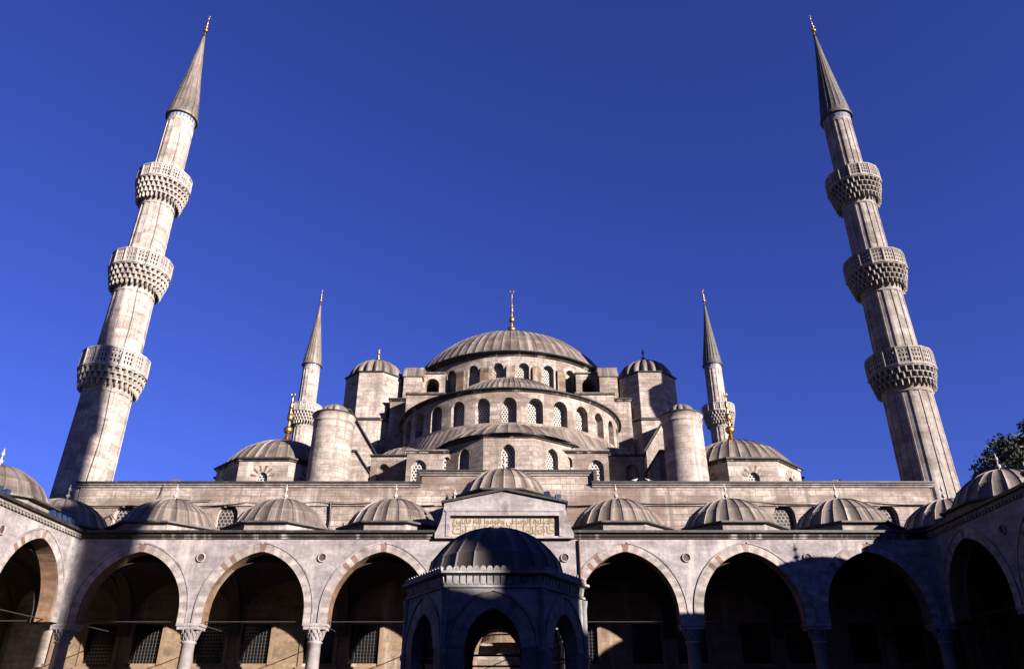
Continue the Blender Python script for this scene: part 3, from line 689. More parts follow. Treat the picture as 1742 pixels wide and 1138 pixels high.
# --- weight towers
for s_ in (-1, 1):
    T = (s_ * 15.4, 79.2); rt = 3.4; so8 = pi / 8
    tw = MB(); tw.lathe([(rt, 31.1), (rt, 36.4)], 8, T, smooth=False, rot=so8)
    tw.lathe([(rt + .25, 17), (rt + .25, 30.7), (rt, 31.15)], 8, T, smooth=False, rot=so8)
    TW = mq_build(tw, 'weight_tower', 'tower', K_DOME)
    b = MB(); b.lathe([(rt + .2, 30.7), (rt + .42, 30.72), (rt + .42, 30.86), (rt, 31.12)], 8, T, smooth=False, rot=so8)
    b.build('tower_ledge', 'leadb', TW)
    b = MB(); b.lathe([(rt - .05, 36.35), (rt + .15, 36.42), (rt + .2, 36.54), (rt - .6, 36.66)], 8, T, smooth=False, rot=so8); b.build('tower_cornice', 'leadb', TW)
    D = melon(rt - .25, 2.5, 18, .26, 36.58, T).build('tower_dome', 'lead', TW)
    obj('finial', finial(1.9, .24, 2, 'gold' if s_ < 0 else 'bronze', False, .4), D, (T[0], T[1], 39.0))
    b = MB()
    b.face([(T[0] + (rt * cos(so8) + .01) * sin(a) + u * cos(a), T[1] - (rt * cos(so8) + .01) * cos(a) + u * sin(a), z) for a in (radians(-45 * s_),) for u, z in ((-.35, 31.2), (.35, 31.2), (.35, 32.2), (.2, 32.55), (0, 32.65), (-.2, 32.55), (-.35, 32.2))])
    b.build('opening', 'glass', TW)
    # stepped body below the tower, with sloping coped buttress
    bd = MB(); xa, xb = sorted((s_ * 11.8, s_ * 18.4)); bd.box(xa, xb, 76.6, 86, 17, 30.2); mq_build(bd, 'tower_base', 'tower', K_DOME)
    bz = MB(); q = [(17.8, 17), (17.8, 29.8), (16.1, 29.8), (13.4, 25.6), (13.4, 17)]
    bz.prism([(s_ * x, z) for x, z in q], 71.0, 76.6)
    for (x0, z0), (x1, z1) in (((17.95, 29.8), (16.0, 29.8)), ((16.0, 29.8), (13.2, 25.45))):
        bz.hexa([(s_ * x0, 70.8, z0), (s_ * x1, 70.8, z1), (s_ * x1, 76.6, z1), (s_ * x0, 76.6, z0), (s_ * x0, 70.8, z0 + .22), (s_ * x1, 70.8, z1 + .22), (s_ * x1, 76.6, z1 + .22), (s_ * x0, 76.6, z0 + .22)], 1)
    mq_build(bz, 'sloping_buttress', ['tower', 'leadb'], K_DOME)
    bl = MB()
    bl.prism([(s_ * x, z) for x, z in [(13.4, 15), (13.4, 20.9), (12.0, 20.9), (11.1, 19.6), (11.1, 15)]], 57.2, 64)
    for (x0, z0), (x1, z1) in (((13.5, 20.9), (11.95, 20.9)), ((11.95, 20.9), (10.98, 19.5))):
        bl.hexa([(s_ * x0, 57.05, z0), (s_ * x1, 57.05, z1), (s_ * x1, 64, z1), (s_ * x0, 64, z0), (s_ * x0, 57.05, z0 + .14), (s_ * x1, 57.05, z1 + .14), (s_ * x1, 64, z1 + .14), (s_ * x0, 64, z0 + .14)], 1)
    mq_build(bl, 'low_buttress', ['tower', 'leadb'])
    # --- round turret
    U = (s_ * 13.95, 57)
    tu = MB(); tu.lathe([(1.63, 16.8), (1.55, 22.95), (1.55, 23.0), (1.63, 23.05), (1.63, 23.15), (1.57, 23.2), (1.6, 23.5), (1.7, 23.65)], 40, U)
    TU = mq_build(tu, 'round_turret', 'tower', K_TUR)
    b = MB(); b.lathe([(1.62, 23.65), (1.75, 23.67), (1.75, 23.77), (1.2, 23.9)], 40, U, m=0); b.build('turret_rim', 'leadb', TU)
    melon(1.2, .95, 12, .2, 23.82, U, steps=8).build('turret_cap', 'lead', TU)
    # --- corner dome on octagonal drum
    K = (s_ * 20.1, 65); rk = 5.35; apk = rk * cos(pi / 8); hk = rk * sin(pi / 8)
    cd = MB()
    for k in range(8): arched_panel(cd, facetmap(K, apk, k * pi / 4), -hk, hk, 16.8, 21.1, 0, .9, 18.5, 19.65, .5, .3)
    for k in range(8):
        for i in range(1, 17, 3):
            A = arch_pts(.5, .55, 9); B = arch_pts(1.0, 1.08, 9); f = facetmap(K, apk + .02, k * pi / 4)
            cd.face([f(A[i][0], 19.65 + A[i][1], 0), f(A[i + 1][0], 19.65 + A[i + 1][1], 0), f(B[i + 1][0], 19.65 + B[i + 1][1], 0), f(B[i][0], 19.65 + B[i][1], 0)], None, 1)
    KD = mq_build(cd, 'corner_drum', ['tower', 'pier'], K_COR)
    wm = window_mesh(.9, 1.65, .5)
    put_windows(KD, wm, K, apk - .28, 18.5, [k * pi / 4 for k in range(8)])
    b = MB(); b.lathe([(rk - .05, 21.0), (rk + .12, 21.08), (rk + .14, 21.2)], 8, K, smooth=False, rot=pi / 8); b.lathe([(rk + .1, 21.2), (rk + .3, 21.22), (rk + .3, 21.34), (rk - .5, 21.5)], 8, K, smooth=False, rot=pi / 8, m=1); b.build('cornice', ['cornice', 'leadb'], KD)
    D = dome(5.05, 2.97, 36, .04, .03, 12, z0=21.35, c=K).build('corner_dome', 'lead', KD)
    obj('finial', finial(5.0, .42, 3, 'gold', True, .95), D, (K[0], K[1], 24.25))
    cbk = MB(); xa, xb = sorted((s_ * 24.2, s_ * 26.5)); cbk.box(xa, xb, 66.5, 74, 16.8, 21.5); cbk.box(xa - .15, xb + .15, 66.3, 74, 21.5, 21.65, 1); mq_build(cbk, 'corner_block', ['tower', 'leadb'], K_COR)
    # small dome low on the roof
    sdm = dome(1.05, .75, 14, .03, .04, 7, z0=17.6, c=(s_ * 25.2, 56.4), seams=()); sdm.lathe([(1.1, 16.7), (1.1, 17.6)], 16, (s_ * 25.2, 56.4)); mq_build(sdm, 'small_dome', 'lead')

# ------------------------------------------------------------------ courtyard arcades
BAY = 7.0; ZS = 6.75; STILT = .55; AW = 5.66; RISE = 3.37; TH = .9; ZC = 11.35; DEP = 7.4
def voussoir_mesh(n=39):
    mb = MB(); a = AW / 2; path = [(-a, 0), ]
    A = arch_pts(a, RISE, 14); pts = [(-a, -STILT)] + A + [(a, -STILT)]
    # resample to n equal blocks
    L = [0]
    for p, q in zip(pts, pts[1:]): L.append(L[-1] + hypot(q[0] - p[0], q[1] - p[1]))
    def at(s_):
        for i in range(len(pts) - 1):
            if s_ <= L[i + 1] + 1e-9:
                t = (s_ - L[i]) / max(1e-9, L[i + 1] - L[i]); p, q = pts[i], pts[i + 1]
                d = (q[0] - p[0], q[1] - p[1]); l = hypot(*d)
                return (p[0] + d[0] * t, p[1] + d[1] * t), (-d[1] / l, d[0] / l)
    rnd = random.Random(3)
    for k in range(n):
        (p0, n0), (p1, n1) = at(L[-1] * k / n + 1e-6), at(L[-1] * (k + 1) / n - 1e-6)
        wd = .44
        q = []
        for y in (-.035, TH + .035):
            for (p, nn_, o_) in ((p0, n0, -.015), (p1, n1, -.015), (p1, n1, wd), (p0, n0, wd)):
                q.append((p[0] + nn_[0] * o_, y, p[1] + nn_[1] * o_))
        mid = abs(k - (n - 1) / 2)
        m = (1 if k % 2 else 0)
        if m == 1 and (mid < 2 or rnd.random() < .12): m = 2
        mb.hexa2(q, m, 5 if k % 2 else 4)
    # thin proud moulding along the outer edge
    for k in range(60):
        (p0, n0), (p1, n1) = at(L[-1] * k / 60 + 1e-6), at(L[-1] * (k + 1) / 60 - 1e-6)
        q = []
        for y in (-.075, -.002):
            for (p, nn_, o_) in ((p0, n0, .442), (p1, n1, .442), (p1, n1, .53), (p0, n0, .53)):
                q.append((p[0] + nn_[0] * o_, y, p[1] + nn_[1] * o_))
        mb.hexa(q, 3)
    return mb.mesh('arch', ['vw', 'vg', 'vr', 'marble', 'amber', 'vr'])
VM = voussoir_mesh()
def column_meshes():
    b = MB(); b.lathe([(.62, 0), (.62, .25), (.5, .32), (.54, .45), (.42, .55), (.385, .62), (.375, 3.5), (.35, 5.7), (.42, 5.74), (.42, 5.82), (.36, 5.86)], 24)
    sh = b.mesh('column', 'column')
    b = MB(); b.lathe([(.34, 5.84), (.5, 6.4), (.55, 6.45)], 16, smooth=False)
    for t in range(3):
        n = 12
        for k in range(n):
            a = 2 * pi * (k + .5 * (t % 2)) / n; r = .42 + .06 * t; z = 5.9 + .18 * t; hw = .075
            def p(rr, aa, zz): return (rr * sin(aa), -rr * cos(aa), zz)
            h_ = hw / r
            b.hexa([p(r - .12, a - h_ * .4, z), p(r - .02, a - h_ * .4, z), p(r - .02, a + h_ * .4, z), p(r - .12, a + h_ * .4, z), p(r - .12, a - h_, z + .17), p(r + .06, a - h_, z + .17), p(r + .06, a + h_, z + .17), p(r - .12, a + h_, z + .17)])
    b.box(-.6, .6, -.52, .52, 6.42, 6.6); b.box(-.66, .66, -.56, .56, 6.6, 6.74)
    return sh, b.mesh('capital', 'marble')
COLM, CAPM = column_meshes()
FINM = finial(1.15, .13, 2, 'white', False, .2)
b = dome(3.0, 2.02, 24, .04, .022, 11, z0=12.6, seams=(.28,)); PDM = b.mesh('dome', 'lead')
b = MB(); b.lathe([(3.3, 11.9), (3.3, 12.42)], 8, smooth=False, rot=pi / 8, m=0); b.lathe([(3.25, 12.42), (3.62, 12.44), (3.62, 12.54), (2.8, 12.72)], 8, smooth=False, rot=pi / 8, m=1); PDR = b.mesh('dome_drum', ['cornice2', 'leadd'])
def vault_mesh():
    mb = MB(); n = 16; P = []; UV = []; R2 = 3.5 ** 2 + 3.26 ** 2
    for i in range(n + 1):
        x = -3.5 + 7 * i / n; P.append([]); UV.append([])
        for j in range(n + 1):
            y = -3.25 + 6.5 * j / n; P[-1].append((x, 4.15 + y, 6.75 + sqrt(max(0, R2 - x * x - y * y)))); UV[-1].append((x, y))
    mb.grid(P, UV, 0, True)
    for sx in (-1, 1):
        for sy in (-1, 1):       # painted roundels in the corners
            x, y = sx * 2.3, sy * 2.1; pts = []
            for k in range(14):
                a = 2 * pi * k / 14; px, py = x + .38 * cos(a) * .8, y + .38 * sin(a) * .8; pts.append((px, 4.15 + py, 6.75 + sqrt(R2 - px * px - py * py) - .03))
            mb.face(pts, None, 1)
    return mb.mesh('vault', ['plaster', 'red'])
VAU = vault_mesh()
def trans_mesh():
    mb = MB(); mp = lambda u, z, d: (d - .35, u, z)
    arched_panel(mb, mp, TH + .0, DEP - .02, ZS, 11.5, (TH + DEP) / 2, 5.6, ZS, ZS + .4, 3.1, .7, 10)
    mp2 = lambda u, z, d: (.35, u, z)
    arched_panel(mb, mp2, TH + .0, DEP - .02, ZS, 11.5, (TH + DEP) / 2, 5.6, ZS, ZS + .4, 3.1, .01, 10)
    for k in range(16):
        A = arch_pts(2.8, 3.1, 10)
    return mb.mesh('transverse_arch', 'plaster')
TRM = trans_mesh()
def tie_mesh(vec):
    mb = MB(); mb.tube([(0, 0, 0), vec], .03, 6); return mb.mesh('tie_rod', 'iron')
TIX = tie_mesh((BAY, 0, 0)); TIY = tie_mesh((0, DEP - .45, 0))
MEDM = MB(); MEDM.lathe([(.0, -.03), (.2, -.03)], 20, m=1); MEDM.lathe([(.2, -.03), (.2, .03), (.25, .03), (.27, -.02)], 20)
MEDM = MEDM.mesh('boss', ['marble', 'hole'])

def arcade(label, loc, rz, nb, x_first, ext, domes, back_wall=True, portal=False, dentils=True, cmat='cornice2', skip=-1, group='arcades around the courtyard'):
    """court face on local y=0, gallery behind it (+y); arches every BAY from x_first"""
    root = thing('courtyard_arcade', label, 'arcade', loc, rz, group)
    b = MB(); x = x_first
    for k in range(nb):
        arched_panel(b, flatmap(0), x, x + BAY, ZS, ZC, x + BAY / 2, AW + .6, ZS, ZS + STILT, RISE + .3, TH, 12)
        arched_panel(b, flatmap(TH), x, x + BAY, ZS, ZC, x + BAY / 2, AW + .6, ZS, ZS + STILT, RISE + .3, .01, 12)
        x += BAY
    for xa, xb in ((-ext[0], x_first), (x_first + nb * BAY, ext[1])):
        if xb - xa > .01: b.box(xa, xb, 0, TH, ZS, ZC)
    # undersides of the piers
    for k in range(nb + 1):
        xx = x_first + k * BAY; b.face([(xx - .4, 0, ZS), (xx + .4, 0, ZS), (xx + .4, TH, ZS), (xx - .4, TH, ZS)])
    b.build('wall', 'marble', root)
    for k in range(nb):
        xc = x_first + (k + .5) * BAY
        obj('arch', VM, root, (xc, 0, ZS + STILT))
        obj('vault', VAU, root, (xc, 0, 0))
        obj('tie_rod', TIX, root, (xc - BAY / 2, TH / 2, ZS + .12))
    for k in range(nb + 1):
        xx = x_first + k * BAY
        if k != skip:
            c = obj('column', COLM, root, (xx, TH / 2, 0)); obj('capital', CAPM, c)
        obj('transverse_arch', TRM, root, (xx, 0, 0)); obj('tie_rod', TIY, root, (xx, TH / 2, ZS + .12))
        if 0 < k < nb:
            o_ = obj('boss', MEDM, root, (xx, -.06, 10.3)); o_.rotation_euler = (radians(90), 0, 0)
    # cornice and lead eave
    segs = [(-ext[0], ext[1])] if not portal else [(-ext[0], -4.05), (4.05, ext[1])]
    b = MB()
    for xa, xb in segs:
        b.box(xa, xb, -.06, TH, ZC + .002, ZC + .14); b.box(xa, xb, -.16, TH, ZC + .14, ZC + .32)
        nd = int((xb - xa) / .3) if dentils else 0
        for i in range(nd):
            x0 = xa + i * .3; b.box(x0 + .06, x0 + .22, -.135, -.058, ZC + .03, ZC + .138)
    b.build('cornice', cmat, root)
    b = MB()
    for xa, xb in segs:
        b.box(xa, xb, -.34, 0.3, ZC + .32, ZC + .46)
    b.build('eave', 'leadb', root)
    b = MB(); b.box(-ext[0], ext[1], .31, DEP, ZC + .33, ZC + .55); b.build('roof', 'leadd', root)
    for (xd, yd, hh, rr) in domes:
        d = obj('dome', PDM, root, (xd, yd, hh)); d.scale = (rr, rr, 1)
        obj('dome_drum', PDR, d); obj('finial', FINM, d, (0, 0, 14.56))
    if back_wall:
        b = MB()
        for k in range(nb):
            xc = x_first + (k + .5) * BAY
            for s_ in (-1, 1):
                arched_panel(b, flatmap(DEP), xc + (-3.5 if s_ < 0 else 0), xc + (0 if s_ < 0 else 3.5), 0, ZC + .3, xc + s_ * 2.05, 1.9, 1.6, 4.2, 0, .35, 1)
        for xa, xb in ((-ext[0], x_first), (x_first + nb * BAY, ext[1])):
            if xb - xa > .01: b.face([(xa, DEP, 0), (xb, DEP, 0), (xb, DEP, ZC + .3), (xa, DEP, ZC + .3)])
        b.box(-ext[0], ext[1], DEP + .36, DEP + .7, 0, ZC + .5)
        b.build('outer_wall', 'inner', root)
        for k in range(nb):
            for s_ in (-1, 1):
                o_ = obj('window', gme, root, (x_first + (k + .5) * BAY + s_ * 2.05, DEP, 1.6)); obj('window_frame', fme, o_)
    return root
dx = [k * 7.0 for k in (-3, -2, -1, 1, 2, 3)]
front = arcade('sunlit grey marble arcade with striped pointed arches below the mosque front', (0, 44.6, 0), 0, 7, -24.5, (25.7, 25.7),
               [(x * 1.02, 3.7, 0, 1) for x in dx] + [(-28.4, 3.7, 0, 1), (28.4, 3.7, 0, 1), (-.1, 3.7, 2.0, .98)], back_wall=False, portal=True, dentils=False, cmat='cornice')
left = arcade('sunlit arcade along the left edge of the courtyard, seen at a steep angle', (-24.8, 23.0, 0), pi / 2, 6, -20.4, (21.6, 21.6), [(-20.4 + (k + .5) * 7, 3.6, 0, 1) for k in range(6)], skip=6)
right = arcade('shaded dark arcade along the right edge of the courtyard', (24.8, 23.0, 0), -pi / 2, 6, -21.6, (21.6, 21.6), [(-21.6 + (k + .5) * 7 - (.9 if k == 0 else 0), 3.6, 0, 1) for k in range(6)], skip=0)
back = arcade('rear courtyard arcade facing the mosque, behind the camera', (0, 1.4, 0), pi, 7, -24.5, (32, 32), [(k * 7.0 - 1.8, 3.9, .55, 1.05) for k in range(-4, 5)])  # unseen rear domes shifted and raised to shape the shadow on the fountain
# corner roofs and ends belong to the front gallery
for s_ in (-1, 1):
    b = MB(); b.box(min(s_ * 25.71, s_ * 32.4), max(s_ * 25.71, s_ * 32.4), -.0, DEP, ZC + .33, ZC + .55); b.build('corner_roof', 'leadd', front)
b = MB()
pass
for s_ in (-1, 1):
    b = MB(); b.box(min(s_ * 32.2, s_ * 32.6), max(s_ * 32.2, s_ * 32.6), 0.0, DEP, 0, ZC + .32); b.build('corner_wall', 'inner', front)
    b = MB(); b.box(min(s_ * 31.51, s_ * 32.6), max(s_ * 31.51, s_ * 32.6), DEP + .02, DEP + .5, 0, ZC + .32); b.build('end_wall', 'inner', front)
    obj('vault', VAU, front, (s_ * 28.4, 0, 0))
# --- portal block of the front arcade with gable and inscription
pb = MB()
def fl(s_): return [(s_ * (4.05 - .47 * (1 - (1 - t) ** 2.0)), 11.62 + 1.78 * t) for t in [i / 8 for i in range(9)]]
lft = fl(-1); rgt = list(reversed(fl(1)))
poly = [(-4.05, ZC)] + lft + [(0, 14.12)] + rgt + [(4.05, ZC)]
inner = [(-3.2, ZC + .12), (-3.2, 12.65), (3.2, 12.65), (3.2, ZC + .12)]
yf, yb = -.3, 1.2
# front face as pieces round the sunk panel
pb.face([(x, yf, z) for x, z in [(-4.05, ZC)] + lft + [(-3.2, 13.45), (-3.2, ZC)]], [(x, z) for x, z in [(-4.05, ZC)] + lft + [(-3.2, 13.45), (-3.2, ZC)]])
pb.face([(x, yf, z) for x, z in [(3.2, ZC), (3.2, 13.45)] + rgt + [(4.05, ZC)]], [(x, z) for x, z in [(3.2, ZC), (3.2, 13.45)] + rgt + [(4.05, ZC)]])
pb.face([(-3.2, yf, 12.65), (3.2, yf, 12.65), (3.2, yf, 13.45), (0, yf, 14.12), (-3.2, yf, 13.45)], [(-3.2, 12.65), (3.2, 12.65), (3.2, 13.45), (0, 14.12), (-3.2, 13.45)])
pb.face([(-3.2, yf, ZC), (3.2, yf, ZC), (3.2, yf, ZC + .12), (-3.2, yf, ZC + .12)])
for (p, q) in zip(inner, inner[1:] + inner[:1]): pb.face([(p[0], yf, p[1]), (q[0], yf, q[1]), (q[0], yf + .22, q[1]), (p[0], yf + .22, p[1])])
for (p, q) in zip(poly, poly[1:] + poly[:1]): pb.face([(p[0], yf, p[1]), (p[0], yb, p[1]), (q[0], yb, q[1]), (q[0], yf, q[1])])
pb.face([(x, yb, z) for x, z in reversed(poly)])
# moulded frame around the panel, and band under the gable
for (x0, x1, z0, z1) in ((-3.42, -3.2, ZC + .1, 12.87), (3.2, 3.42, ZC + .1, 12.87), (-3.2, 3.2, 12.65, 12.87)): pb.box(x0, x1, yf - .05, yf - .002, z0, z1)
pb.box(-3.5, 3.5, yf - .08, yf - .003, 12.89, 13.0)
PB = pb.build('portal_block', 'marble', front)
b = MB()
gp = [(-3.75, 13.38), (0, 14.14), (3.75, 13.38)]
for (p, q) in zip(gp, gp[1:]):
    b.hexa([(p[0], yf - .16, p[1]), (q[0], yf - .16, q[1]), (q[0], 2.2, q[1]), (p[0], 2.2, p[1]), (p[0], yf - .16, p[1] + .13), (q[0], yf - .16, q[1] + .13), (q[0], 2.2, q[1] + .13), (p[0], 2.2, p[1] + .13)])
b.build('gable_coping', 'leadb', PB)
b = MB(); b.box(-3.5, 3.5, 1.21, 7.2, 11.91, 13.3); b.build('portal_roof', 'leadd', PB)
b = MB(); b.face([(-3.2, yf + .21, ZC + .12), (3.2, yf + .21, ZC + .12), (3.2, yf + .21, 12.65), (-3.2, yf + .21, 12.65)])
IP = b.build('inscription_panel', 'ivory', PB)
# gilded Arabic lettering in two stacked rows, with tall uprights and ruled lines
JOIN = {'\u062d': 0xFEA1, '\u0641': 0xFED1, '\u0638': 0xFEC5, '\u0639': 0xFEC9, '\u0644': 0xFEDD, '\u0635': 0xFEB9, '\u062a': 0xFE95,
        '\u0633': 0xFEB1, '\u0637': 0xFEC1, '\u0642': 0xFED5, '\u0645': 0xFEE1, '\u0647': 0xFEE9, '\u0646': 0xFEE5, '\u064a': 0xFEF1}
STOP = {'\u0627': 0xFE8D, '\u0648': 0xFEED, '\u0649': 0xFEEF, '\u0629': 0xFE93}
def shape_word(wd):
    out = []
    for i, ch in enumerate(wd):
        prev = i > 0 and wd[i - 1] in JOIN; nxt = i < len(wd) - 1
        if ch in STOP: out.append(chr(STOP[ch] + (1 if prev else 0)))
        else: out.append(chr(JOIN[ch] + (3 if prev and nxt else 2 if nxt else 1 if prev else 0)))
    return ''.join(reversed(out))
def text_mesh(txt, width, height):
    cu = bpy.data.curves.new('inscription_line', 'FONT'); cu.body = ' '.join(reversed([shape_word(w_) for w_ in txt.split()])); cu.extrude = .012; cu.offset = .004
    to = bpy.data.objects.new('inscription_line', cu); COL.objects.link(to); bpy.context.view_layer.update()
    me = bpy.data.meshes.new_from_object(to.evaluated_get(bpy.context.evaluated_depsgraph_get()))
    bpy.data.objects.remove(to); bpy.data.curves.remove(cu)
    xs = [v.co.x for v in me.vertices]; ys = [v.co.y for v in me.vertices]
    sx = width / (max(xs) - min(xs)); sy = height / (max(ys) - min(ys)); cx = (max(xs) + min(xs)) / 2
    for v in me.vertices: v.co = ((v.co.x - cx) * sx, -v.co.z, (v.co.y - min(ys)) * sy)
    me.name = 'inscription_line'; me.materials.clear(); me.materials.append(M['goldp'])
    return me
yt = yf + .195
obj('inscription_line', text_mesh('\u062d\u0627\u0641\u0638\u0648\u0627 \u0639\u0644\u0649 \u0627\u0644\u0635\u0644\u0648\u0627\u062a', 6.1, .60), IP, (0, yt, ZC + .14))
obj('inscription_line', text_mesh('\u0648\u0627\u0644\u0635\u0644\u0648\u0629 \u0627\u0644\u0648\u0633\u0637\u0649 \u0648\u0642\u0648\u0645\u0648\u0627 \u0644\u0644\u0647 \u0642\u0627\u0646\u062a\u064a\u0646', 6.1, .56), IP, (0, yt, ZC + .74))
tx = MB()
tx.box(-3.15, 3.15, yt + .002, yt + .014, ZC + .70, ZC + .725)
for k in range(17):
    xx = -3.0 + k * .375 + .06 * sin(k * 2.3); z0_ = ZC + (.16 if k % 3 else .45)
    tx.box(xx, xx + .028, yt - .004, yt + .013, z0_, ZC + 1.26 - (.12 if k % 4 == 1 else 0))
tx.build('inscription_rules', 'goldp', IP)
# stone finial standing at the left end of the gable
tag(obj('stone_finial', finial(.95, .17, 2, 'white', False, .26), None, (-3.05, 45.2, 13.55)), 'small grey stone finial at the left end of the portal gable', 'finial')

# ------------------------------------------------------------------ fountain kiosk
F = (0.1, 23.6); Rf = 2.62; apf = Rf * cos(pi / 6); hf = Rf * sin(pi / 6)
ft = thing('ablution_fountain', 'shaded hexagonal marble fountain kiosk with a lead dome in the middle of the court', 'fountain', (F[0], F[1], 0))
b = MB()
for k in range(6):
    f = facetmap((0, 0), apf, k * pi / 3); 
    arched_panel(b, f, -hf, hf, 0, 5.0, 0, 1.5, 1.25, 3.5, .99, .34, 10)
    fi = facetmap((0, 0), apf - .34, k * pi / 3); hi = (apf - .34) * tan(pi / 6)
    arched_panel(b, fi, -hi, hi, 0, 5.0, 0, 1.5, 1.25, 3.5, .99, .01, 10)
b.build('wall', 'fount', ft)
for k in range(6):
    b = MB()
    f = facetmap((0, 0), apf + .03, k * pi / 3); A = arch_pts(.74, .98, 8); B = arch_pts(1.16, 1.40, 8)
    for i in range(16):
        b.face([f(A[i][0], 3.5 + A[i][1], 0), f(A[i + 1][0], 3.5 + A[i + 1][1], 0), f(B[i + 1][0], 3.5 + B[i + 1][1], 0), f(B[i][0], 3.5 + B[i][1], 0)], [(i * .4, 0), (i * .4 + .39, 0), (i * .4 + .39, .4), (i * .4, .4)])
        b.face([f(B[i][0], 3.5 + B[i][1], 0), f(B[i + 1][0], 3.5 + B[i + 1][1], 0), f(B[i + 1][0], 3.5 + B[i + 1][1], .03), f(B[i][0], 3.5 + B[i][1], .03)])
    B2 = arch_pts(1.23, 1.48, 8)
    for i in range(16):
        f2 = facetmap((0, 0), apf + .06, k * pi / 3)
        pts = [(B[i][0] * 1.005, 3.5 + B[i][1] * 1.005), (B[i + 1][0] * 1.005, 3.5 + B[i + 1][1] * 1.005), (B2[i + 1][0], 3.5 + B2[i + 1][1]), (B2[i][0], 3.5 + B2[i][1])]
        if max(abs(p[0]) for p in pts) < hf: b.face([f2(*p, 0) for p in pts]); b.face([f2(*pts[3], 0), f2(*pts[2], 0), f2(*pts[2], .06), f2(*pts[3], .06)])
    b.build('arch_band', 'fount', ft)
b = MB()
rr = pi / 6
b.lathe([(Rf - .1, 4.98), (Rf + .06, 5.0), (Rf + .06, 5.06), (Rf + .0, 5.08), (Rf + .0, 5.3), (Rf + .2, 5.36), (Rf + .2, 5.42), (Rf - .3, 5.44)], 6, smooth=False, rot=rr)
for k in range(6):
    for i in range(14):
        u = (i - 6.5) * hf * 2 / 14.2; f = facetmap((0, 0), apf, k * pi / 3)
        # dentil strip under the cornice
        for (d0, d1, z0, z1, w_) in ((.0, -.06, 5.09, 5.3, .072),):
            b.hexa([f(u - w_, z0, d0), f(u + w_, z0, d0), f(u + w_, z0, d1 + .04), f(u - w_, z0, d1 + .04), f(u - w_, z1, d0), f(u + w_, z1, d0), f(u + w_, z1, d1), f(u - w_, z1, d1)])
        # scalloped crest
        cr = [(u + .09 * cos(radians(t)), 5.43 + .13 * sin(radians(t))) for t in range(0, 181, 30)]
        b.face([f(x, z, -.13) for x, z in cr]); b.face([f(x, z, -.05) for x, z in cr])
        for p, q in zip(cr, cr[1:]): b.face([f(*p, -.13), f(*q, -.13), f(*q, -.05), f(*p, -.05)])
b.build('cornice', 'fount', ft)
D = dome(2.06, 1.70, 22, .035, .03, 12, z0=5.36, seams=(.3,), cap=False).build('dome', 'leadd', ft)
b = MB(); b.face([(.98 * Rf * sin(k * pi / 3 + rr), -.98 * Rf * cos(k * pi / 3 + rr), 4.97) for k in range(6)]); b.build('ceiling', 'plaster', ft)
for k in range(6):
    a = k * pi / 3 + rr; cx, cy = (Rf + .0) * sin(a), -(Rf + .0) * cos(a)
    b = MB(); b.lathe([(.15, 0), (.15, .4), (.09, .5), (.085, 3.3), (.12, 3.36), (.12, 3.46), (.085, 3.52), (.085, 4.7), (.12, 4.9), (.12, 4.96)], 14, (0, 0)); b.build('corner_shaft', 'fount', ft, (cx, cy, 0))
b = MB(); b.lathe([(1.7, 0), (1.7, 1.2), (1.6, 1.3), (1.5, 1.3), (1.5, .6)], 12, smooth=False); b.disc(1.5, 1.0, 12); b.build('basin', 'fount', ft)
b = MB()
for k in range(6):
    a0_, a1_ = k * pi / 3 + rr, (k + 1) * pi / 3 + rr; r_ = Rf - .3
    b.tube([(r_ * sin(a0_), -r_ * cos(a0_), 3.32), (r_ * sin(a1_), -r_ * cos(a1_), 3.32)], .03, 6)
b.build('tie_rod', 'iron', ft)

# ------------------------------------------------------------------ small things
def make_flood():
    r_ = thing('floodlight', '', 'floodlight', group='floodlights on the courtyard roofs')
    b = MB(); b.hexa([(-.2, -.1, .22), (.2, -.1, .22), (.15, .22, .28), (-.15, .22, .28), (-.2, -.16, .56), (.2, -.16, .56), (.15, .18, .5), (-.15, .18, .5)]); b.build('housing', 'blue', r_)
    b = MB(); b.face([(-.17, -.115, .255), (.17, -.115, .255), (.17, -.163, .53), (-.17, -.163, .53)]); b.build('lens', 'lens', r_)
    b = MB(); b.tube([(-.23, 0, .4), (-.23, 0, .04), (.23, 0, .04), (.23, 0, .4)], .025, 6); b.box(-.12, .12, -.1, .1, 0, .03); b.build('bracket', 'iron', r_)
    return r_
fl0 = make_flood()
spots = [(2.55, 44.6, 13.68, -20, 'blue floodlight nearer the peak on the right slope of the portal gable'),
         (3.2, 44.75, 13.56, 25, 'blue floodlight at the right end of the portal gable')]
for i, (y, lab) in enumerate(((36.6, 'blue floodlight on the left arcade roof, leftmost of the three by the dome'), (37.2, 'blue floodlight on the left arcade roof, middle of the three by the dome'), (37.85, 'blue floodlight on the left arcade roof, rightmost of the three by the dome'))):
    spots.append((-25.3, y, 11.91, 90, lab))
nm = ['first', 'second', 'third', 'fourth', 'fifth']
for i in range(5): spots.append((-25.25, 42.0 + i * .55, 11.91, 90, 'shaded floodlight by the left corner dome, %s from the left of five' % nm[i]))
for i, (x, y, z, rz, lab) in enumerate(spots):
    o = fl0 if i == 0 else copy_tree(fl0)
    o.location = (x, y, z); o.rotation_euler = (0, 0, radians(rz)); o.scale = (.85, .85, .85); o['label'] = lab
def cable(pts, label, r=.03, mat='iron', cat='cable', name='cable'):
    b = MB(); out = []
    for i in range(len(pts) - 1):
        p, q = pts[i], pts[i + 1]
        for k in range(6):
            t = k / 6; sag = -.09 * 4 * t * (1 - t) if abs(p[2] - q[2]) < 1.2 else 0
            out.append(tuple(p[j] + (q[j] - p[j]) * t + (sag if j == 2 else 0) for j in range(3)))
    out.append(pts[-1]); b.tube(out, r, 6); tag(b.build(name, mat), label, cat)
Y = 51.82
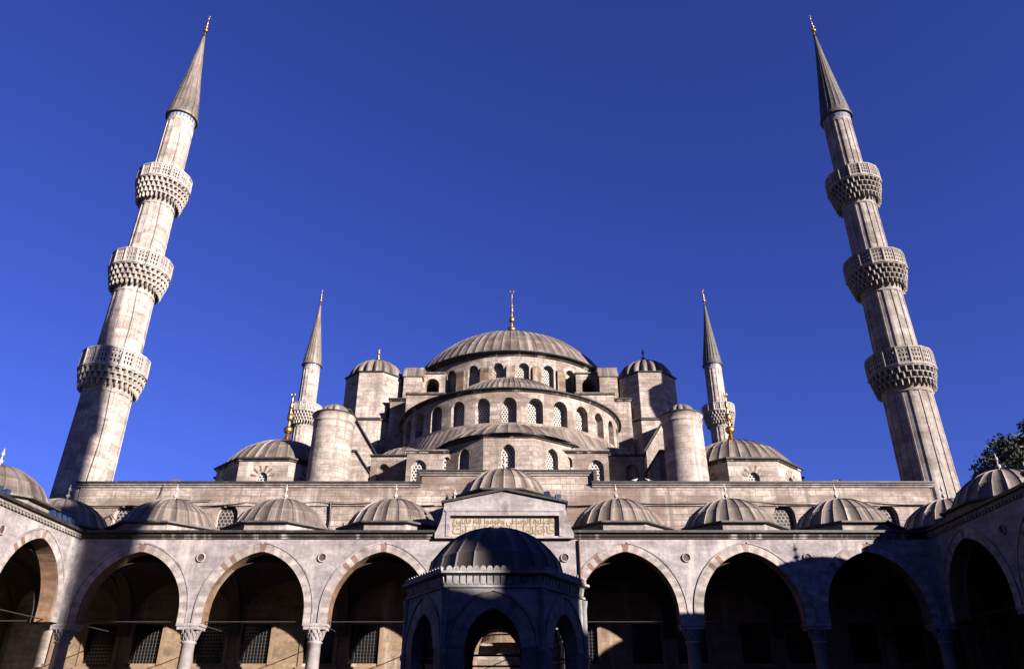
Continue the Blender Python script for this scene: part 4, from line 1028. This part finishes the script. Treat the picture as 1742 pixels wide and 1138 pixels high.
cable([(-29.8, Y, 15.28), (-26, Y, 15.24), (-22.5, Y, 15.18), (-18, Y, 15.42), (-13.2, Y, 15.45), (-9.5, Y, 15.4), (-5, Y, 15.25)], 'black cable strung along the ledge of the wall left of the portal')
cable([(4.0, Y, 15.2), (8, Y, 15.5), (12, Y, 15.35), (16, Y, 15.6), (21, Y, 15.3), (25, Y, 15.45), (29.4, Y, 15.3)], 'black cable strung along the ledge of the wall right of the portal')
cable([(-24.0, Y, 16.9), (-24.1, Y, 16.0), (-24.5, Y, 15.5), (-25.0, Y, 15.0), (-24.8, Y, 14.2), (-25.4, Y, 13.9), (-25.3, Y, 13.0)], 'loose black cable looping down the wall beside the left latticed window', .03)
cable([(-28.2, Y, 14.2), (-27.2, Y, 14.6), (-26.4, Y, 14.0), (-25.6, Y, 14.3), (-25.2, Y, 15.2), (-23, Y, 15.7), (-20.5, Y, 15.6)], 'black cable drooping across the wall near the left minaret foot', .03)
cable([(-12.2, Y, 15.5), (-12.1, Y, 14.3), (-12.2, Y, 12.6)], 'dark drainpipe down the wall between two left portico domes', .07, 'iron', 'drainpipe', 'drainpipe')
cable([(4.32, 44.5, 11.3), (4.34, 44.5, 9.6), (4.33, 44.5, 8.1)], 'rusty brown drainpipe on the arcade wall right of the portal', .06, 'rust', 'drainpipe', 'drainpipe')

M['bird'] = plain('white_feathers', (.75, .73, .72), .8, .2)
b = MB(); P = []
prof = [(-.17, .004, .10), (-.13, .03, .10), (-.05, .075, .10), (.03, .08, .115), (.09, .055, .15), (.12, .04, .19), (.155, .042, .215), (.18, .03, .215), (.195, .008, .205), (.22, .003, .2)]
b.grid([[(x, r * cos(t), z + r * sin(t)) for x, r, z in prof] for t in [2 * pi * k / 10 for k in range(11)]], [[(0, 0)] * len(prof)] * 11)
b.hexa([(-.3, -.05, .07), (-.14, -.03, .08), (-.14, .03, .08), (-.3, .05, .07), (-.3, -.05, .08), (-.14, -.03, .11), (-.14, .03, .11), (-.3, .05, .08)])
for sy in (-1, 1): b.tube([(0.02, sy * .03, .0), (0.03, sy * .03, .06)], .012, 5)
PGM = b.mesh('pigeon', 'bird')
for i, (x, y, z, rz, lab) in enumerate(((9.05, 51.9, 16.93, 20, 'white pigeon on the right wall ledge, left one of a pair below the round turret'), (9.95, 51.9, 16.93, 160, 'white pigeon on the right wall ledge, right one of a pair below the round turret'),
        (4.6, 51.9, 17.76, 60, 'white pigeon alone on the raised middle ledge right of the portal dome'))):
    o = obj('pigeon', PGM, None, (x, y, z), radians(rz)); tag(o, lab, 'pigeon', 'pigeons on the mosque ledges')

# ------------------------------------------------------------------ tree beyond the right arcade
def make_tree(label, loc, H, R, seed, nl=14000):
    rd = random.Random(seed); root = thing('tree', label, 'tree', loc)
    tr = MB(); limbs = []
    P = [(0, 0, 0), (.1, .05, H * .25), (-.1, .1, H * .45), (.1, 0, H * .7)]
    for i in range(3):
        r0, r1 = .5 * (1 - i * .25), .5 * (1 - (i + 1) * .25); a, c = P[i], P[i + 1]
        g_ = []; uv = []
        for k in range(9):
            t = 2 * pi * k / 8; g_.append([(a[0] + r0 * cos(t), a[1] + r0 * sin(t), a[2]), (c[0] + r1 * cos(t), c[1] + r1 * sin(t), c[2])]); uv.append([(t, a[2]), (t, c[2])])
        tr.grid(g_, uv)
    clumps = []
    for i in range(46):
        a = rd.uniform(0, 2 * pi); zz = rd.uniform(.34, 1.0); rr = R * sqrt(rd.random()) * (1.05 - abs(zz - .55) * 1.25)
        c = (rr * cos(a), rr * sin(a), H * zz); clumps.append((c, rd.uniform(.9, 1.9)))
        b0 = (0, 0, min(H * .65, c[2] * .7)); tr.tube([b0, ((b0[0] + c[0]) / 2, (b0[1] + c[1]) / 2, (b0[2] + c[2]) / 2 + .2), c], .07, 5)
    tr.build('trunk', 'bark', root)
    cr = MB()
    for i in range(nl):
        c, s_ = rd.choice(clumps); 
        d = [rd.gauss(0, 1) for _ in range(3)]; l = sqrt(sum(x * x for x in d)); k = s_ * rd.random() ** .45 / l
        p = (c[0] + d[0] * k, c[1] + d[1] * k, c[2] + d[2] * k * .75)
        u = [rd.gauss(0, 1) for _ in range(3)]; v = [rd.gauss(0, 1) for _ in range(3)]
        lu = sqrt(sum(x * x for x in u)); lv = sqrt(sum(x * x for x in v)); s2 = rd.uniform(.12, .26)
        u = [x / lu * s2 for x in u]; v = [x / lv * s2 * .6 for x in v]
        cr.face([tuple(p[j] - u[j] for j in range(3)), tuple(p[j] + v[j] for j in range(3)), tuple(p[j] + u[j] for j in range(3)), tuple(p[j] - v[j] for j in range(3))], [(0, 0), (1, 0), (1, 1), (0, 1)], rd.choice((0, 1)))
    cr.build('crown', ['leaf', 'leaf2'], root)
make_tree('dark leafy tree rising behind the right arcade dome', (43.6, 60, 0), 23.7, 6.5, 5)
